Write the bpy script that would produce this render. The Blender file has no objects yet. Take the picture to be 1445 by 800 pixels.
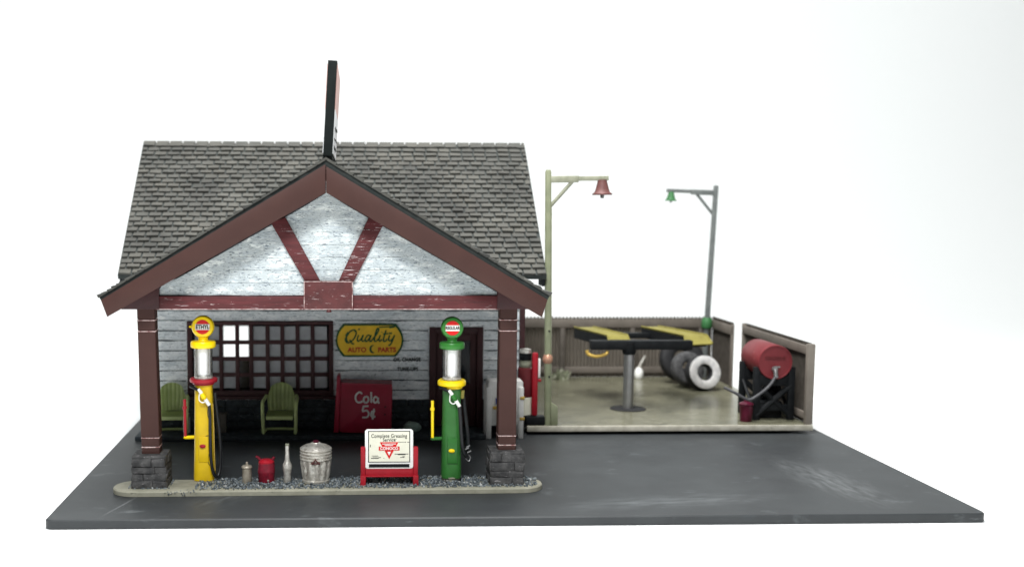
import bpy, bmesh, math, random
from mathutils import Vector, Matrix, Euler, noise as mn
R = math.radians
rnd = random.Random(7)
scene = bpy.context.scene
col = scene.collection

# ------------------------------------------------------------------ helpers
class MB:
    """collects shapes and links them as one mesh object"""
    def __init__(self):
        self.bm = bmesh.new()
    def _m(self, verts, M):
        if M is not None:
            for v in verts: v.co = M @ v.co
    def box(self, x0, x1, y0, y1, z0, z1, bev=0.0, M=None, seg=2):
        bm = self.bm
        vs = [bm.verts.new((x, y, z)) for x in (x0, x1) for y in (y0, y1) for z in (z0, z1)]
        q = [(0,1,3,2),(4,6,7,5),(0,4,5,1),(2,3,7,6),(0,2,6,4),(1,5,7,3)]
        fs = [bm.faces.new([vs[i] for i in f]) for f in q]
        if bev:
            es = list({e for f in fs for e in f.edges})
            r = bmesh.ops.bevel(bm, geom=es, offset=bev, segments=seg, affect='EDGES', profile=.5)
            vs = list({v for f in r['faces'] for v in f.verts} | {v for v in vs if v.is_valid})
        self._m(vs, M)
        return vs
    def prism(self, poly, y0, y1, bev=0.0, M=None):
        """poly of (x,z) extruded along y"""
        bm = self.bm
        a = [bm.verts.new((x, y0, z)) for x, z in poly]
        b = [bm.verts.new((x, y1, z)) for x, z in poly]
        n = len(poly)
        fs = [bm.faces.new(a), bm.faces.new(b[::-1])]
        for i in range(n):
            j = (i+1) % n
            fs.append(bm.faces.new((a[j], a[i], b[i], b[j])))
        vs = a + b
        bmesh.ops.recalc_face_normals(bm, faces=fs)
        if bev:
            es = list({e for f in fs for e in f.edges})
            r = bmesh.ops.bevel(bm, geom=es, offset=bev, segments=2, affect='EDGES', profile=.5)
            vs = list({v for f in r['faces'] for v in f.verts} | {v for v in vs if v.is_valid})
        self._m(vs, M)
        return vs
    def lathe(self, prof, c=(0,0,0), n=28, M=None, power=None, flute=None):
        """prof list of (r,z); power -> superellipse section; flute -> f(angle, z) radius factor"""
        bm = self.bm
        rings = []; allv = []
        for r, z in prof:
            ring = []
            for i in range(n):
                a = 2*math.pi*i/n
                ca, sa = math.cos(a), math.sin(a)
                k = 1.0
                if power: k = (abs(ca)**power + abs(sa)**power) ** (-1/power)
                if flute: k *= flute(a, z)
                ring.append(bm.verts.new((r*k*ca, r*k*sa, z)))
            rings.append(ring); allv += ring
        for a, b in zip(rings, rings[1:]):
            for i in range(n):
                j = (i+1) % n
                bm.faces.new((a[i], a[j], b[j], b[i]))
        bm.faces.new(rings[0][::-1]); bm.faces.new(rings[-1])
        T = Matrix.Translation(c)
        self._m(allv, T @ M if M is not None else T)
        return allv
    def tube(self, pts, r, n=10, M=None, flat=None):
        """round bar along a polyline; r number or list"""
        bm = self.bm
        pts = [Vector(p) for p in pts]
        rs = r if isinstance(r, (list, tuple)) else [r]*len(pts)
        rings = []; allv = []
        up = None
        for i, p in enumerate(pts):
            t = (pts[min(i+1, len(pts)-1)] - pts[max(i-1, 0)]).normalized()
            if up is None:
                up = t.orthogonal().normalized()
            else:
                up = (up - t*up.dot(t))
                up = up.normalized() if up.length > 1e-5 else t.orthogonal().normalized()
            b = t.cross(up)
            ring = [bm.verts.new(p + (up*math.cos(2*math.pi*k/n) + b*math.sin(2*math.pi*k/n))*rs[i]) for k in range(n)]
            rings.append(ring); allv += ring
        for a, b in zip(rings, rings[1:]):
            for i in range(n):
                j = (i+1) % n
                bm.faces.new((a[i], a[j], b[j], b[i]))
        bm.faces.new(rings[0][::-1]); bm.faces.new(rings[-1])
        if flat is not None:                       # squash onto the plane y = flat
            for v in allv: v.co.y = flat + (v.co.y-flat)*.25
        self._m(allv, M)
        return allv
    def quad(self, pts):
        return self.bm.faces.new([self.bm.verts.new(p) for p in pts])
    def build(self, name, mat, parent=None, base=None, local=False, smooth=True, ang=35, recalc=True):
        bm = self.bm
        if recalc: bmesh.ops.recalc_face_normals(bm, faces=bm.faces)
        me = bpy.data.meshes.new(name)
        off = Vector((0, 0, 0))
        if parent is not None and not local:
            off = world_loc(parent)
        if base is not None: off = Vector(base)
        if off.length:
            bmesh.ops.translate(bm, verts=bm.verts, vec=-off)
        bm.to_mesh(me); bm.free()
        if smooth:
            me.polygons.foreach_set('use_smooth', [True]*len(me.polygons))
            me.set_sharp_from_angle(angle=R(ang))
        me.materials.append(mat)
        o = bpy.data.objects.new(name, me); col.objects.link(o)
        if parent is not None: o.parent = parent
        if base is not None: o.location = base
        return o

def world_loc(o):
    v = Vector(o.location)
    while o.parent is not None:
        o = o.parent; v = v + Vector(o.location)
    return v

def tag(o, label=None, cat=None, group=None, kind=None):
    if label: o['label'] = label
    if cat: o['category'] = cat
    if group: o['group'] = group
    if kind: o['kind'] = kind
    return o

def empty(name, loc, label, cat, rz=0, group=None, rot=None):
    o = bpy.data.objects.new(name, None); col.objects.link(o)
    o.empty_display_size = .1
    o.location = loc
    o.rotation_euler = rot if rot else (0, 0, rz)
    return tag(o, label, cat, group)

def text(name, s, size, loc, mat, parent, local=False, bold=0.0, sx=1.0, extrude=.004, space=1.0, shear=0.0, rot=(R(90),0,0)):
    cu = bpy.data.curves.new(name, 'FONT')
    cu.body = s; cu.size = size; cu.align_x = 'CENTER'; cu.align_y = 'CENTER'
    cu.extrude = extrude; cu.offset = bold; cu.space_character = space; cu.shear = shear
    t = bpy.data.objects.new(name, cu); col.objects.link(t)
    bpy.context.view_layer.update()
    me = bpy.data.meshes.new_from_object(t.evaluated_get(bpy.context.evaluated_depsgraph_get()))
    bpy.data.objects.remove(t); bpy.data.curves.remove(cu)
    me.transform(Matrix.LocRotScale(None, Euler(rot), None) @ Matrix.Diagonal((sx, 1, 1, 1)))
    me.name = name
    me.materials.clear(); me.materials.append(mat)
    o = bpy.data.objects.new(name, me); col.objects.link(o)
    o.parent = parent
    o.location = Vector(loc) if local else Vector(loc) - world_loc(parent)
    return o

def spline(pts, k=6):
    """Catmull-Rom through 2-D or 3-D points"""
    P = [Vector(p) for p in pts]
    out = []
    for i in range(len(P)-1):
        p0, p1, p2, p3 = P[max(i-1,0)], P[i], P[i+1], P[min(i+2, len(P)-1)]
        for j in range(k):
            t = j/k
            out.append(.5*((2*p1) + (p2-p0)*t + (2*p0-5*p1+4*p2-p3)*t*t + (3*p1-p0-3*p2+p3)*t**3))
    out.append(P[-1])
    return out

def strokes(mb, lines, ox, oz, sx, sz, y, r, k=6, shear=0):
    for ln in lines:
        pts = spline([Vector((p[0], p[1], 0)) for p in ln], k) if len(ln) > 2 else [Vector((p[0], p[1], 0)) for p in ln]
        mb.tube([(ox + (p.x + shear*p.y)*sx, y, oz + p.y*sz) for p in pts], r, n=8, flat=y)

# ------------------------------------------------------------------ materials
def nt(name):
    m = bpy.data.materials.new(name); m.use_nodes = True
    n = m.node_tree.nodes; l = m.node_tree.links
    return m, n, l, n['Principled BSDF']

def ramp(n, stops, interp='LINEAR'):
    r = n.new('ShaderNodeValToRGB'); r.color_ramp.interpolation = interp
    e = r.color_ramp.elements
    while len(e) < len(stops): e.new(.5)
    for i, (p, c) in enumerate(stops):
        e[i].position = p
        e[i].color = (c, c, c, 1) if isinstance(c, (int, float)) else (*c, 1)
    return r

def coords(n, l, scale=(1,1,1), rot=(0,0,0)):
    t = n.new('ShaderNodeTexCoord'); m = n.new('ShaderNodeMapping')
    m.inputs['Scale'].default_value = scale; m.inputs['Rotation'].default_value = rot
    l.new(t.outputs['Object'], m.inputs['Vector'])
    return m

def noise(n, l, scale=5, detail=4, rough=.6, stretch=(1,1,1), rot=(0,0,0), dist=0):
    m = coords(n, l, stretch, rot)
    x = n.new('ShaderNodeTexNoise')
    x.inputs['Scale'].default_value = scale; x.inputs['Detail'].default_value = detail
    x.inputs['Roughness'].default_value = rough; x.inputs['Distortion'].default_value = dist
    l.new(m.outputs['Vector'], x.inputs['Vector'])
    return x

def mix(n, l, fac, a, b):
    """a, b colour tuples or sockets; fac socket or number"""
    x = n.new('ShaderNodeMix'); x.data_type = 'RGBA'
    if isinstance(fac, (int, float)): x.inputs[0].default_value = fac
    else: l.new(fac, x.inputs[0])
    for s, v in ((x.inputs[6], a), (x.inputs[7], b)):
        if isinstance(v, tuple): s.default_value = (*v, 1)
        else: l.new(v, s)
    return x.outputs[2]

def paint(name, c, c2=None, rough=.45, metal=0.0, scale=6, lo=.35, hi=.65, bump=.0, bscale=60, layers=(), spec=.28, stretch=(1,1,1)):
    """two-tone paint plus worn layers: (colour, noise scale, stretch, rot, threshold, softness)"""
    m, n, l, p = nt(name)
    c2 = c2 or tuple(v*.82 for v in c)
    nz = noise(n, l, scale, 5, .6, stretch)
    r = ramp(n, [(lo, 0.0), (hi, 1.0)]); l.new(nz.outputs['Fac'], r.inputs['Fac'])
    cur = mix(n, l, r.outputs['Color'], c, c2)
    for (lc, ls, lst, lrot, th, so) in layers:
        q = noise(n, l, ls, 4, .65, lst, lrot, .3)
        rr = ramp(n, [(th, 0.0), (th+so, 1.0)]); l.new(q.outputs['Fac'], rr.inputs['Fac'])
        cur = mix(n, l, rr.outputs['Color'], cur, lc)
    l.new(cur, p.inputs['Base Color'])
    p.inputs['Roughness'].default_value = rough; p.inputs['Metallic'].default_value = metal
    p.inputs['Specular IOR Level'].default_value = spec
    if bump:
        b = noise(n, l, bscale, 4, .6, stretch)
        bp = n.new('ShaderNodeBump'); bp.inputs['Strength'].default_value = bump; bp.inputs['Distance'].default_value = .02
        l.new(b.outputs['Fac'], bp.inputs['Height']); l.new(bp.outputs['Normal'], p.inputs['Normal'])
    return m

M = {}
M['table'] = paint('white_sweep', (.93,.94,.935), (.92,.93,.925), rough=.7, spec=.2)
M['board'] = paint('slate_board', (.031,.035,.037), (.024,.027,.029), rough=.50, spec=.32, scale=1.2, bump=.05, bscale=90, layers=(
    ((.26,.27,.275), 34, (1,1,1), (0,0,0), .735, .02),
    ((.10,.11,.115), 5, (.25,3,1), (0,0,.5), .66, .10),
    ((.09,.10,.105), 2.2, (.5,.9,1), (0,0,-.7), .62, .16),
    ((.030,.036,.040), 1.7, (1,1,1), (0,0,0), .62, .15)))
def scuffs(m):
    """rubbed pale patch and one long scratch on the slate board"""
    n = m.node_tree.nodes; l = m.node_tree.links; p = n['Principled BSDF']
    src = p.inputs['Base Color'].links[0].from_socket
    def patch(cx, cy, ang, sx, sy, colr, amt, sc):
        global_in = coords(n, l)
        v = n.new('ShaderNodeVectorMath'); v.operation = 'SUBTRACT'; v.inputs[1].default_value = (cx, cy, 0)
        l.new(global_in.outputs[0], v.inputs[0])
        ro = n.new('ShaderNodeMapping'); ro.vector_type = 'POINT'; ro.inputs['Rotation'].default_value = (0, 0, -ang)
        l.new(v.outputs[0], ro.inputs[0])
        s_ = n.new('ShaderNodeVectorMath'); s_.operation = 'MULTIPLY'; s_.inputs[1].default_value = (1/sx, 1/sy, 0)
        l.new(ro.outputs[0], s_.inputs[0])
        wn = n.new('ShaderNodeTexNoise'); wn.inputs['Scale'].default_value = 3; wn.inputs['Detail'].default_value = 5
        l.new(global_in.outputs[0], wn.inputs['Vector'])
        ad = n.new('ShaderNodeVectorMath'); ad.operation = 'MULTIPLY_ADD'; ad.inputs[1].default_value = (.5, .5, 0)
        l.new(wn.outputs['Color'], ad.inputs[0]); l.new(s_.outputs[0], ad.inputs[2])
        sub = n.new('ShaderNodeVectorMath'); sub.operation = 'SUBTRACT'; sub.inputs[1].default_value = (.25, .25, 0)
        l.new(ad.outputs[0], sub.inputs[0])
        ln = n.new('ShaderNodeVectorMath'); ln.operation = 'LENGTH'; l.new(sub.outputs[0], ln.inputs[0])
        r1 = ramp(n, [(.25, 1.0), (1.0, 0.0)]); l.new(ln.outputs['Value'], r1.inputs['Fac'])
        q = n.new('ShaderNodeTexNoise'); q.inputs['Scale'].default_value = sc; q.inputs['Detail'].default_value = 6
        mp = n.new('ShaderNodeMapping'); mp.inputs['Scale'].default_value = (.5, 2.5, 1); l.new(ro.outputs[0], mp.inputs[0]); l.new(mp.outputs[0], q.inputs['Vector'])
        r2 = ramp(n, [(.38, 0.0), (.68, amt)]); l.new(q.outputs['Fac'], r2.inputs['Fac'])
        mu = n.new('ShaderNodeMath'); mu.operation = 'MULTIPLY'; l.new(r1.outputs['Color'], mu.inputs[0]); l.new(r2.outputs['Color'], mu.inputs[1])
        nonlocal src
        src = mix(n, l, mu.outputs[0], src, colr)
    patch(6.2, -4.9, R(-82), 2.3, .7, (.15,.16,.163), .55, 4)
    patch(-6.9, -6.3, R(75), 1.1, .022, (.24,.25,.26), 1.0, 1.0)
    patch(2.6, -6.4, R(10), 2.4, .5, (.11,.12,.125), .6, 3)
    patch(-5.2, -5.9, R(60), .9, .5, (.11,.12,.125), .6, 4)
    l.new(src, p.inputs['Base Color'])
scuffs(M['board'])
M['maroon'] = paint('maroon_paint', (.052,.0215,.0172), (.045,.0185,.015), rough=.6, spec=.25, scale=2, bump=.05, bscale=80,
    layers=(((.45,.38,.36), 55, (1,1,1), (0,0,0), .785, .01),))
M['maroon_dark'] = paint('dark_maroon_paint', (.050,.016,.017), (.036,.012,.013), rough=.55, scale=4, bump=.1, bscale=30)
def grain(name, ang=0.0, amt=.60):
    return paint(name, (.105,.021,.023), (.065,.015,.016), rough=.55, scale=3, stretch=(.6,1,4), bump=.35, bscale=14, layers=(
        ((.035,.014,.013), 7, (.35,1,7), (0,ang,0), .60, .06),
        ((.62,.52,.52), 15, (.22,1,3.6), (0,ang,0), amt, .05),
        ((.80,.72,.71), 6, (.5,1,7), (0,ang,0), amt+.05, .03)))
M['beam'] = grain('weathered_red_beam', 0.0, .64)
M['brace_a'] = grain('weathered_red_brace', R(120), .66)
M['brace_b'] = grain('scuffed_red_brace', R(60), .61)
M['plate'] = paint('scuffed_red_plate', (.095,.024,.024), (.062,.017,.017), rough=.5, scale=5, bump=.4, bscale=22, layers=(
    ((.60,.48,.48), 16, (.35,1,2.6), (0,R(-20),0), .635, .05),))
M['worn_edge'] = paint('worn_pale_edge', (.55,.42,.40), (.20,.09,.085), rough=.6, scale=14, lo=.45, hi=.62)
M['rivet'] = paint('pale_rivet', (.75,.6,.6), (.6,.42,.42), rough=.5)
def siding(name, flecks, tint, wash, base=(.78,.81,.80), light=(.90,.92,.90)):
    return paint(name, base, tint, rough=.75, scale=2.6, stretch=(.5,1,1.8), lo=.36, hi=.68, bump=.5, bscale=26, layers=(
        ((.46,.51,.53), 26, (.5,1,1.3), (0,R(28),0), flecks-.09, .10),
        (light, 5, (.6,1,1.5), (0,0,0), .53, .12),
        (light, 22, (.3,1,2.2), (0,R(-12),0), .60, .05),
        ((.42,.47,.50), 9, (.35,1,4), (0,0,0), wash, .12),
        ((.16,.19,.22), 20, (.45,1,2.0), (0,R(22),0), flecks, .05),
        ((.07,.08,.09), 34, (.5,1,1.6), (0,R(35),0), flecks+.035, .03)))
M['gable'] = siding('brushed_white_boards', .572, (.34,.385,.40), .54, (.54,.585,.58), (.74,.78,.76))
M['siding'] = siding('weathered_white_clapboard', .63, (.62,.68,.71), .58, (.82,.86,.87), (.92,.95,.95))
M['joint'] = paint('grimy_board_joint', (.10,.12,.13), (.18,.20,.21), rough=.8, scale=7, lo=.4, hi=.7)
M['wainscot'] = paint('dark_stone_wainscot', (.035,.045,.05), (.016,.022,.026), rough=.7, scale=9, bump=.6, bscale=24,
    layers=(((.10,.12,.14), 8, (.5,1,1.2), (0,0,0), .63, .08),))
M['stone'] = paint('grey_stone_block', (.085,.083,.082), (.035,.035,.036), rough=.75, scale=7, bump=.9, bscale=18,
    layers=(((.22,.21,.21), 16, (.6,.6,1.8), (0,0,0), .62, .05),))
def island_mat(name, stops, rough=.8, nscale=14, bump=.5, tone_up=.25, patch=None):
    m, n, l, p = nt(name)
    g = n.new('ShaderNodeNewGeometry')
    r = ramp(n, stops); l.new(g.outputs['Random Per Island'], r.inputs['Fac'])
    nz = noise(n, l, nscale, 4, .6)
    rr = ramp(n, [(.35, .65), (.7, 1.0+tone_up)]); l.new(nz.outputs['Fac'], rr.inputs['Fac'])  # noise varies the tone at random
    mx = n.new('ShaderNodeMix'); mx.data_type = 'RGBA'; mx.blend_type = 'MULTIPLY'; mx.inputs[0].default_value = 1
    l.new(r.outputs['Color'], mx.inputs[6]); l.new(rr.outputs['Color'], mx.inputs[7])
    cur = mx.outputs[2]
    if patch:
        pn = noise(n, l, patch[1], 3, .55); pr = ramp(n, [(.50, 0.0), (.72, .6)]); l.new(pn.outputs['Fac'], pr.inputs['Fac'])
        cur = mix(n, l, pr.outputs['Color'], cur, patch[0])
    l.new(cur, p.inputs['Base Color'])
    p.inputs['Roughness'].default_value = rough
    b = noise(n, l, 50, 4, .6)
    bp = n.new('ShaderNodeBump'); bp.inputs['Strength'].default_value = bump; bp.inputs['Distance'].default_value = .02
    l.new(b.outputs['Fac'], bp.inputs['Height']); l.new(bp.outputs['Normal'], p.inputs['Normal'])
    return m
M['shingle'] = island_mat('grey_shingle', [(0,(.043,.044,.039)),(.5,(.051,.051,.045)),(1,(.059,.058,.050))], rough=.85, nscale=.9, tone_up=.35, patch=((.086,.082,.068), 1.0))
M['rim'] = paint('shingle_underlay', (.018,.024,.023), (.03,.034,.032), rough=.8)
M['gravel'] = island_mat('blue_grey_gravel', [(0,(.045,.058,.066)),(.35,(.09,.11,.125)),(.7,(.16,.185,.20)),(.93,(.24,.265,.27)),(1,(.5,.5,.48))], rough=.7)
M['island'] = paint('olive_concrete', (.31,.30,.235), (.235,.23,.175), rough=.7, scale=4, bump=.15, bscale=40,
    layers=(((.13,.13,.10), 6, (1,1,1), (0,0,0), .64, .06), ((.42,.41,.35), 20, (1,1,1), (0,0,0), .70, .03)))
M['slab'] = paint('stained_olive_concrete', (.152,.147,.102), (.108,.105,.072), rough=.25, scale=1.6, bump=.1, bscale=30, layers=(
    ((.030,.031,.018), 1.6, (.6,1.2,1), (0,0,0), .58, .14),
    ((.20,.19,.15), 4, (.7,1,1), (0,0,.3), .64, .06),
    ((.035,.034,.018), 5, (1,1,1), (0,0,0), .66, .05)))
M['slab_edge'] = paint('pale_slab_edge', (.42,.40,.34), (.30,.285,.23), rough=.6, scale=5,
    layers=(((.12,.11,.09), 9, (.4,1,1), (0,0,0), .66, .04),))
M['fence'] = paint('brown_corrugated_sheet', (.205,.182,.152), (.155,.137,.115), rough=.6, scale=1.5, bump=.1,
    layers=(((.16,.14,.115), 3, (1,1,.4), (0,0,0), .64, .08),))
M['fence_rail'] = paint('tan_fence_rail', (.135,.117,.098), (.10,.086,.072), rough=.6, scale=2,
    layers=(((.07,.05,.04), 5, (.3,1,1), (0,0,0), .67, .04),))
M['fence_post'] = paint('pale_tan_fence_post', (.165,.145,.122), (.125,.11,.092), rough=.6, scale=3)
M['yellow'] = paint('glossy_yellow', (.90,.66,.004), (.82,.57,.004), rough=.3, scale=3)
M['yellow_worn'] = paint('worn_yellow', (.67,.455,.006), (.56,.37,.008), rough=.38, scale=2.5, layers=(
    ((.16,.09,.01), 7, (1,1,.5), (0,0,0), .70, .01), ((.30,.19,.02), 2.5, (1,1,.5), (0,0,0), .64, .06)))
M['yellow_rail'] = paint('chalky_yellow', (.21,.185,.042), (.155,.135,.028), rough=.6, scale=4, layers=(((.10,.085,.02), 5, (1,1,1), (0,0,0), .68, .05),))
M['green'] = paint('pump_green', (.028,.145,.026), (.022,.11,.020), rough=.35, scale=3, layers=(((.06,.22,.06), 9, (1,1,.5), (0,0,0), .68, .04),))
M['green_cap'] = paint('bright_pump_green', (.035,.19,.03), (.028,.15,.025), rough=.35)
M['red'] = paint('red_paint', (.36,.009,.020), (.28,.007,.015), rough=.4, scale=3)
M['red_dark'] = paint('crimson_cooler_paint', (.33,.012,.038), (.25,.009,.028), rough=.4, scale=2)
M['red_decal'] = paint('red_decal', (.60,.010,.009), (.54,.009,.008), rough=.4)
M['can_red'] = paint('dented_crimson', (.19,.007,.020), (.10,.004,.012), rough=.45, scale=12, bump=.3, bscale=18)
M['red_tank'] = paint('dull_red_tank', (.145,.018,.022), (.115,.014,.018), rough=.5, scale=3, layers=(((.20,.06,.06), 4, (1,1,1), (0,0,0), .66, .08),))
M['white'] = paint('white_enamel', (.80,.80,.77), (.72,.72,.69), rough=.35, scale=3)
M['cream'] = paint('cream_sign_face', (.74,.73,.60), (.68,.67,.55), rough=.5, scale=5)
M['black'] = paint('black_paint', (.004,.005,.006), (.008,.009,.010), rough=.55, spec=.15)
M['fence_dark'] = paint('dark_post_shaded_sheet', (.10,.088,.074), (.07,.06,.05), rough=.6)  # dark brown of the posts; on the side sheets it paints in shade
M['ink'] = paint('black_ink', (.012,.014,.012), (.02,.02,.018), rough=.6)
M['ink_soft'] = paint('dark_red_ink', (.10,.012,.014), (.08,.01,.012), rough=.6)
M['hose'] = paint('black_hose', (.007,.008,.009), (.012,.013,.014), rough=.35, layers=(((.45,.45,.40), 26, (1,1,.6), (0,0,0), .745, .01),))
M['silver'] = paint('dull_silver', (.66,.65,.60), (.36,.34,.30), rough=.35, metal=.55, scale=14, bump=.3, bscale=30)
M['tarnish'] = paint('tarnished_silver', (.74,.72,.66), (.44,.41,.36), rough=.36, metal=.6, scale=10, bump=.6, bscale=18, layers=(
    ((.13,.10,.08), 9, (1,1,.6), (0,0,0), .63, .06), ((.85,.80,.72), 15, (1,1,1), (0,0,0), .64, .05)))
M['pipe'] = paint('grey_pipe', (.06,.06,.064), (.04,.04,.044), rough=.45)
M['pewter'] = paint('brown_pewter', (.40,.36,.29), (.24,.205,.16), rough=.45, metal=.4, scale=9, bump=.3, bscale=25)
M['steel'] = paint('grey_steel', (.34,.34,.34), (.27,.27,.27), rough=.35, metal=.85)
M['post_olive'] = paint('pale_olive_metal', (.215,.23,.145), (.155,.17,.105), rough=.45, scale=3)
M['post_light'] = paint('pale_metal', (.30,.305,.23), (.19,.20,.14), rough=.4, scale=5)
M['post_grey'] = paint('grey_green_metal', (.13,.14,.135), (.085,.095,.092), rough=.45, scale=3)
M['rust'] = paint('dusty_rust_shade', (.125,.05,.045), (.09,.036,.033), rough=.55, scale=8)
M['shade_green'] = paint('green_lamp_shade', (.04,.15,.05), (.03,.11,.038), rough=.5)
M['copper'] = paint('copper', (.60,.33,.22), (.45,.25,.17), rough=.35, metal=.5)
M['gold'] = paint('brass_fitting', (.62,.42,.10), (.48,.32,.08), rough=.4, metal=.4)
M['blue'] = paint('blue_label', (.03,.08,.32), (.02,.06,.26), rough=.5)
M['chair'] = paint('faded_green_metal', (.56,.66,.29), (.46,.55,.24), rough=.5, scale=4)
M['pale_green'] = paint('pale_green_cloth', (.30,.40,.34), (.22,.31,.27), rough=.8, scale=6, bump=.4, bscale=9)
M['tyre'] = paint('dark_rubber', (.010,.010,.011), (.018,.018,.019), rough=.7, scale=6, bump=.2)
M['tyre_grey'] = paint('dusty_rubber', (.085,.085,.086), (.035,.035,.036), rough=.75, scale=6, bump=.2)
M['whitewall'] = paint('whitewall_rubber', (.86,.85,.83), (.62,.62,.62), rough=.6, scale=7, lo=.45, hi=.7)
M['dull_box'] = paint('dull_brown_card', (.10,.09,.075), (.075,.068,.058), rough=.8)
M['magenta'] = paint('dark_cherry_paint', (.085,.005,.022), (.045,.003,.010), rough=.35)
M['weed'] = island_mat('dusty_weed', [(0,(.10,.12,.06)),(.5,(.22,.24,.15)),(1,(.45,.45,.36))])
M['sign_yellow'] = paint('amber_sign_paint', (.78,.50,.028), (.66,.41,.022), rough=.6, scale=5, layers=(((.35,.20,.012), 3, (.4,1,3), (0,0,0), .64, .06),))
M['sign_green'] = paint('sign_green_paint', (.016,.085,.026), (.012,.065,.02), rough=.6)
M['sign_red'] = paint('sign_red_paint', (.46,.055,.012), (.38,.045,.012), rough=.6)
M['chalk'] = paint('white_chalk_lettering', (.68,.66,.64), (.55,.52,.50), rough=.7)
M['roof_sign_side'] = paint('black_sign_case', (.004,.006,.006), (.007,.010,.009), rough=.75, spec=.15)
M['pink_face'] = paint('faded_red_sign_face', (.58,.36,.32), (.52,.30,.27), rough=.5, scale=4)
M['plain_face'] = paint('white_sign_face', (.72,.73,.73), (.6,.61,.62), rough=.5, scale=4)
M['interior'] = paint('dark_interior', (.05,.05,.052), (.035,.035,.038), rough=.9)
M['inner_wall'] = paint('dull_inner_wall', (.16,.17,.17), (.12,.13,.13), rough=.9)

def glass(name, trans, tint, rough=.05, gloss=.15):
    m = bpy.data.materials.new(name); m.use_nodes = True
    n = m.node_tree.nodes; l = m.node_tree.links; n.clear()
    out = n.new('ShaderNodeOutputMaterial')
    t = n.new('ShaderNodeBsdfTransparent'); g = n.new('ShaderNodeBsdfGlossy'); d = n.new('ShaderNodeBsdfDiffuse')
    g.inputs['Roughness'].default_value = rough
    nz = noise(n, l, 5, 4, .6)
    r = ramp(n, [(.3, tuple(v*.8 for v in tint)), (.7, tint)]); l.new(nz.outputs['Fac'], r.inputs['Fac'])
    l.new(r.outputs['Color'], d.inputs['Color'])
    a = n.new('ShaderNodeMixShader'); a.inputs[0].default_value = trans
    l.new(d.outputs[0], a.inputs[1]); l.new(t.outputs[0], a.inputs[2])
    lw = n.new('ShaderNodeLayerWeight'); lw.inputs['Blend'].default_value = gloss
    b = n.new('ShaderNodeMixShader'); l.new(lw.outputs['Fresnel'], b.inputs[0])
    l.new(a.outputs[0], b.inputs[1]); l.new(g.outputs[0], b.inputs[2])
    l.new(b.outputs[0], out.inputs['Surface'])
    return m
M['clear'] = glass('clear_pane', .96, (.4,.4,.4))
M['dusty'] = glass('dusty_pane', .18, (.46,.48,.50), rough=.3)
M['dark_glass'] = glass('dark_door_glass', .5, (.02,.025,.03))
M['cylinder_glass'] = glass('pump_cylinder_glass', .96, (.8,.8,.8), gloss=.25)
M['core'] = paint('frosted_white_core', (.93,.93,.92), (.72,.72,.71), rough=.35, scale=6, stretch=(1,1,.3), lo=.45, hi=.7)

# ------------------------------------------------------------------ setting: white sweep
mb = MB()
prof = [(-60, -.165), (30, -.165)]
for i in range(1, 13):
    a = R(90)*i/12
    prof.append((30 + 22*math.sin(a), -.165 + 22*(1-math.cos(a))))
prof.append((52, 60))
vs = [[mb.bm.verts.new((x, y, z)) for x in (-70, 70)] for y, z in prof]
for a, b in zip(vs, vs[1:]): mb.bm.faces.new((a[0], a[1], b[1], b[0]))
tag(mb.build('white_backdrop', M['table'], recalc=False, ang=60), 'seamless white paper sweep under and behind the model', 'backdrop', kind='structure')

# base board: slate coloured sheet with softly rounded corners
mb = MB()
x0, x1, y0, y1, cr = -5.03, 10.95, -2.34, 13.0, .14
poly = []
for cx, cy, a0 in ((x1-cr, y0+cr, -90), (x1-cr, y1-cr, 0), (x0+cr, y1-cr, 90), (x0+cr, y0+cr, 180)):
    for i in range(6):
        a = R(a0 + 18*i); poly.append((cx+cr*math.cos(a), cy+cr*math.sin(a)))
a = [mb.bm.verts.new((x, y, -.155)) for x, y in poly]
b = [mb.bm.verts.new((x, y, -.02)) for x, y in poly]
cxm, cym = (x0+x1)/2, (y0+y1)/2
c = [mb.bm.verts.new((x + (.02 if x < cxm else -.02), y + (.02 if y < cym else -.02), 0)) for x, y in poly]
mb.bm.faces.new(a[::-1]); mb.bm.faces.new(c)
for r0, r1 in ((a, b), (b, c)):
    for i in range(len(poly)):
        j = (i+1) % len(poly); mb.bm.faces.new((r0[i], r0[j], r1[j], r1[i]))
tag(mb.build('base_board', M['board'], base=(3, 5, 0), ang=25), 'slate grey base board carrying the whole petrol station model', 'base board')

# ------------------------------------------------------------------ pump island and gravel
def stadium(xa, xb, yc, r, n=12):
    p = []
    for i in range(n+1):
        t = R(-90 + 180*i/n); p.append((xb + r*math.cos(t), yc + r*math.sin(t)))
    for i in range(n+1):
        t = R(90 + 180*i/n); p.append((xa + r*math.cos(t), yc + r*math.sin(t)))
    return p
mb = MB()
rot = Matrix.Rotation(R(.8), 4, 'Z')
def rp(x, y): return (x, y + .0145*(x+.3))
rings = []
for z, g in ((.004, .0), (.075, .0), (.10, -.02), (.105, -.05)):
    rings.append([mb.bm.verts.new((*rp(x, y), z)) for x, y in stadium(-3.80, 3.15, -.30, .46+g)])
for r0, r1 in zip(rings, rings[1:]):
    for i in range(len(r0)):
        j = (i+1) % len(r0); mb.bm.faces.new((r0[i], r0[j], r1[j], r1[i]))
mb.bm.faces.new(rings[0][::-1]); mb.bm.faces.new(rings[-1])
tag(mb.build('pump_island', M['island'], base=(-.3, -.3, 0), ang=30), 'long olive concrete island with rounded ends under the pumps', 'pump island')

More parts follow.
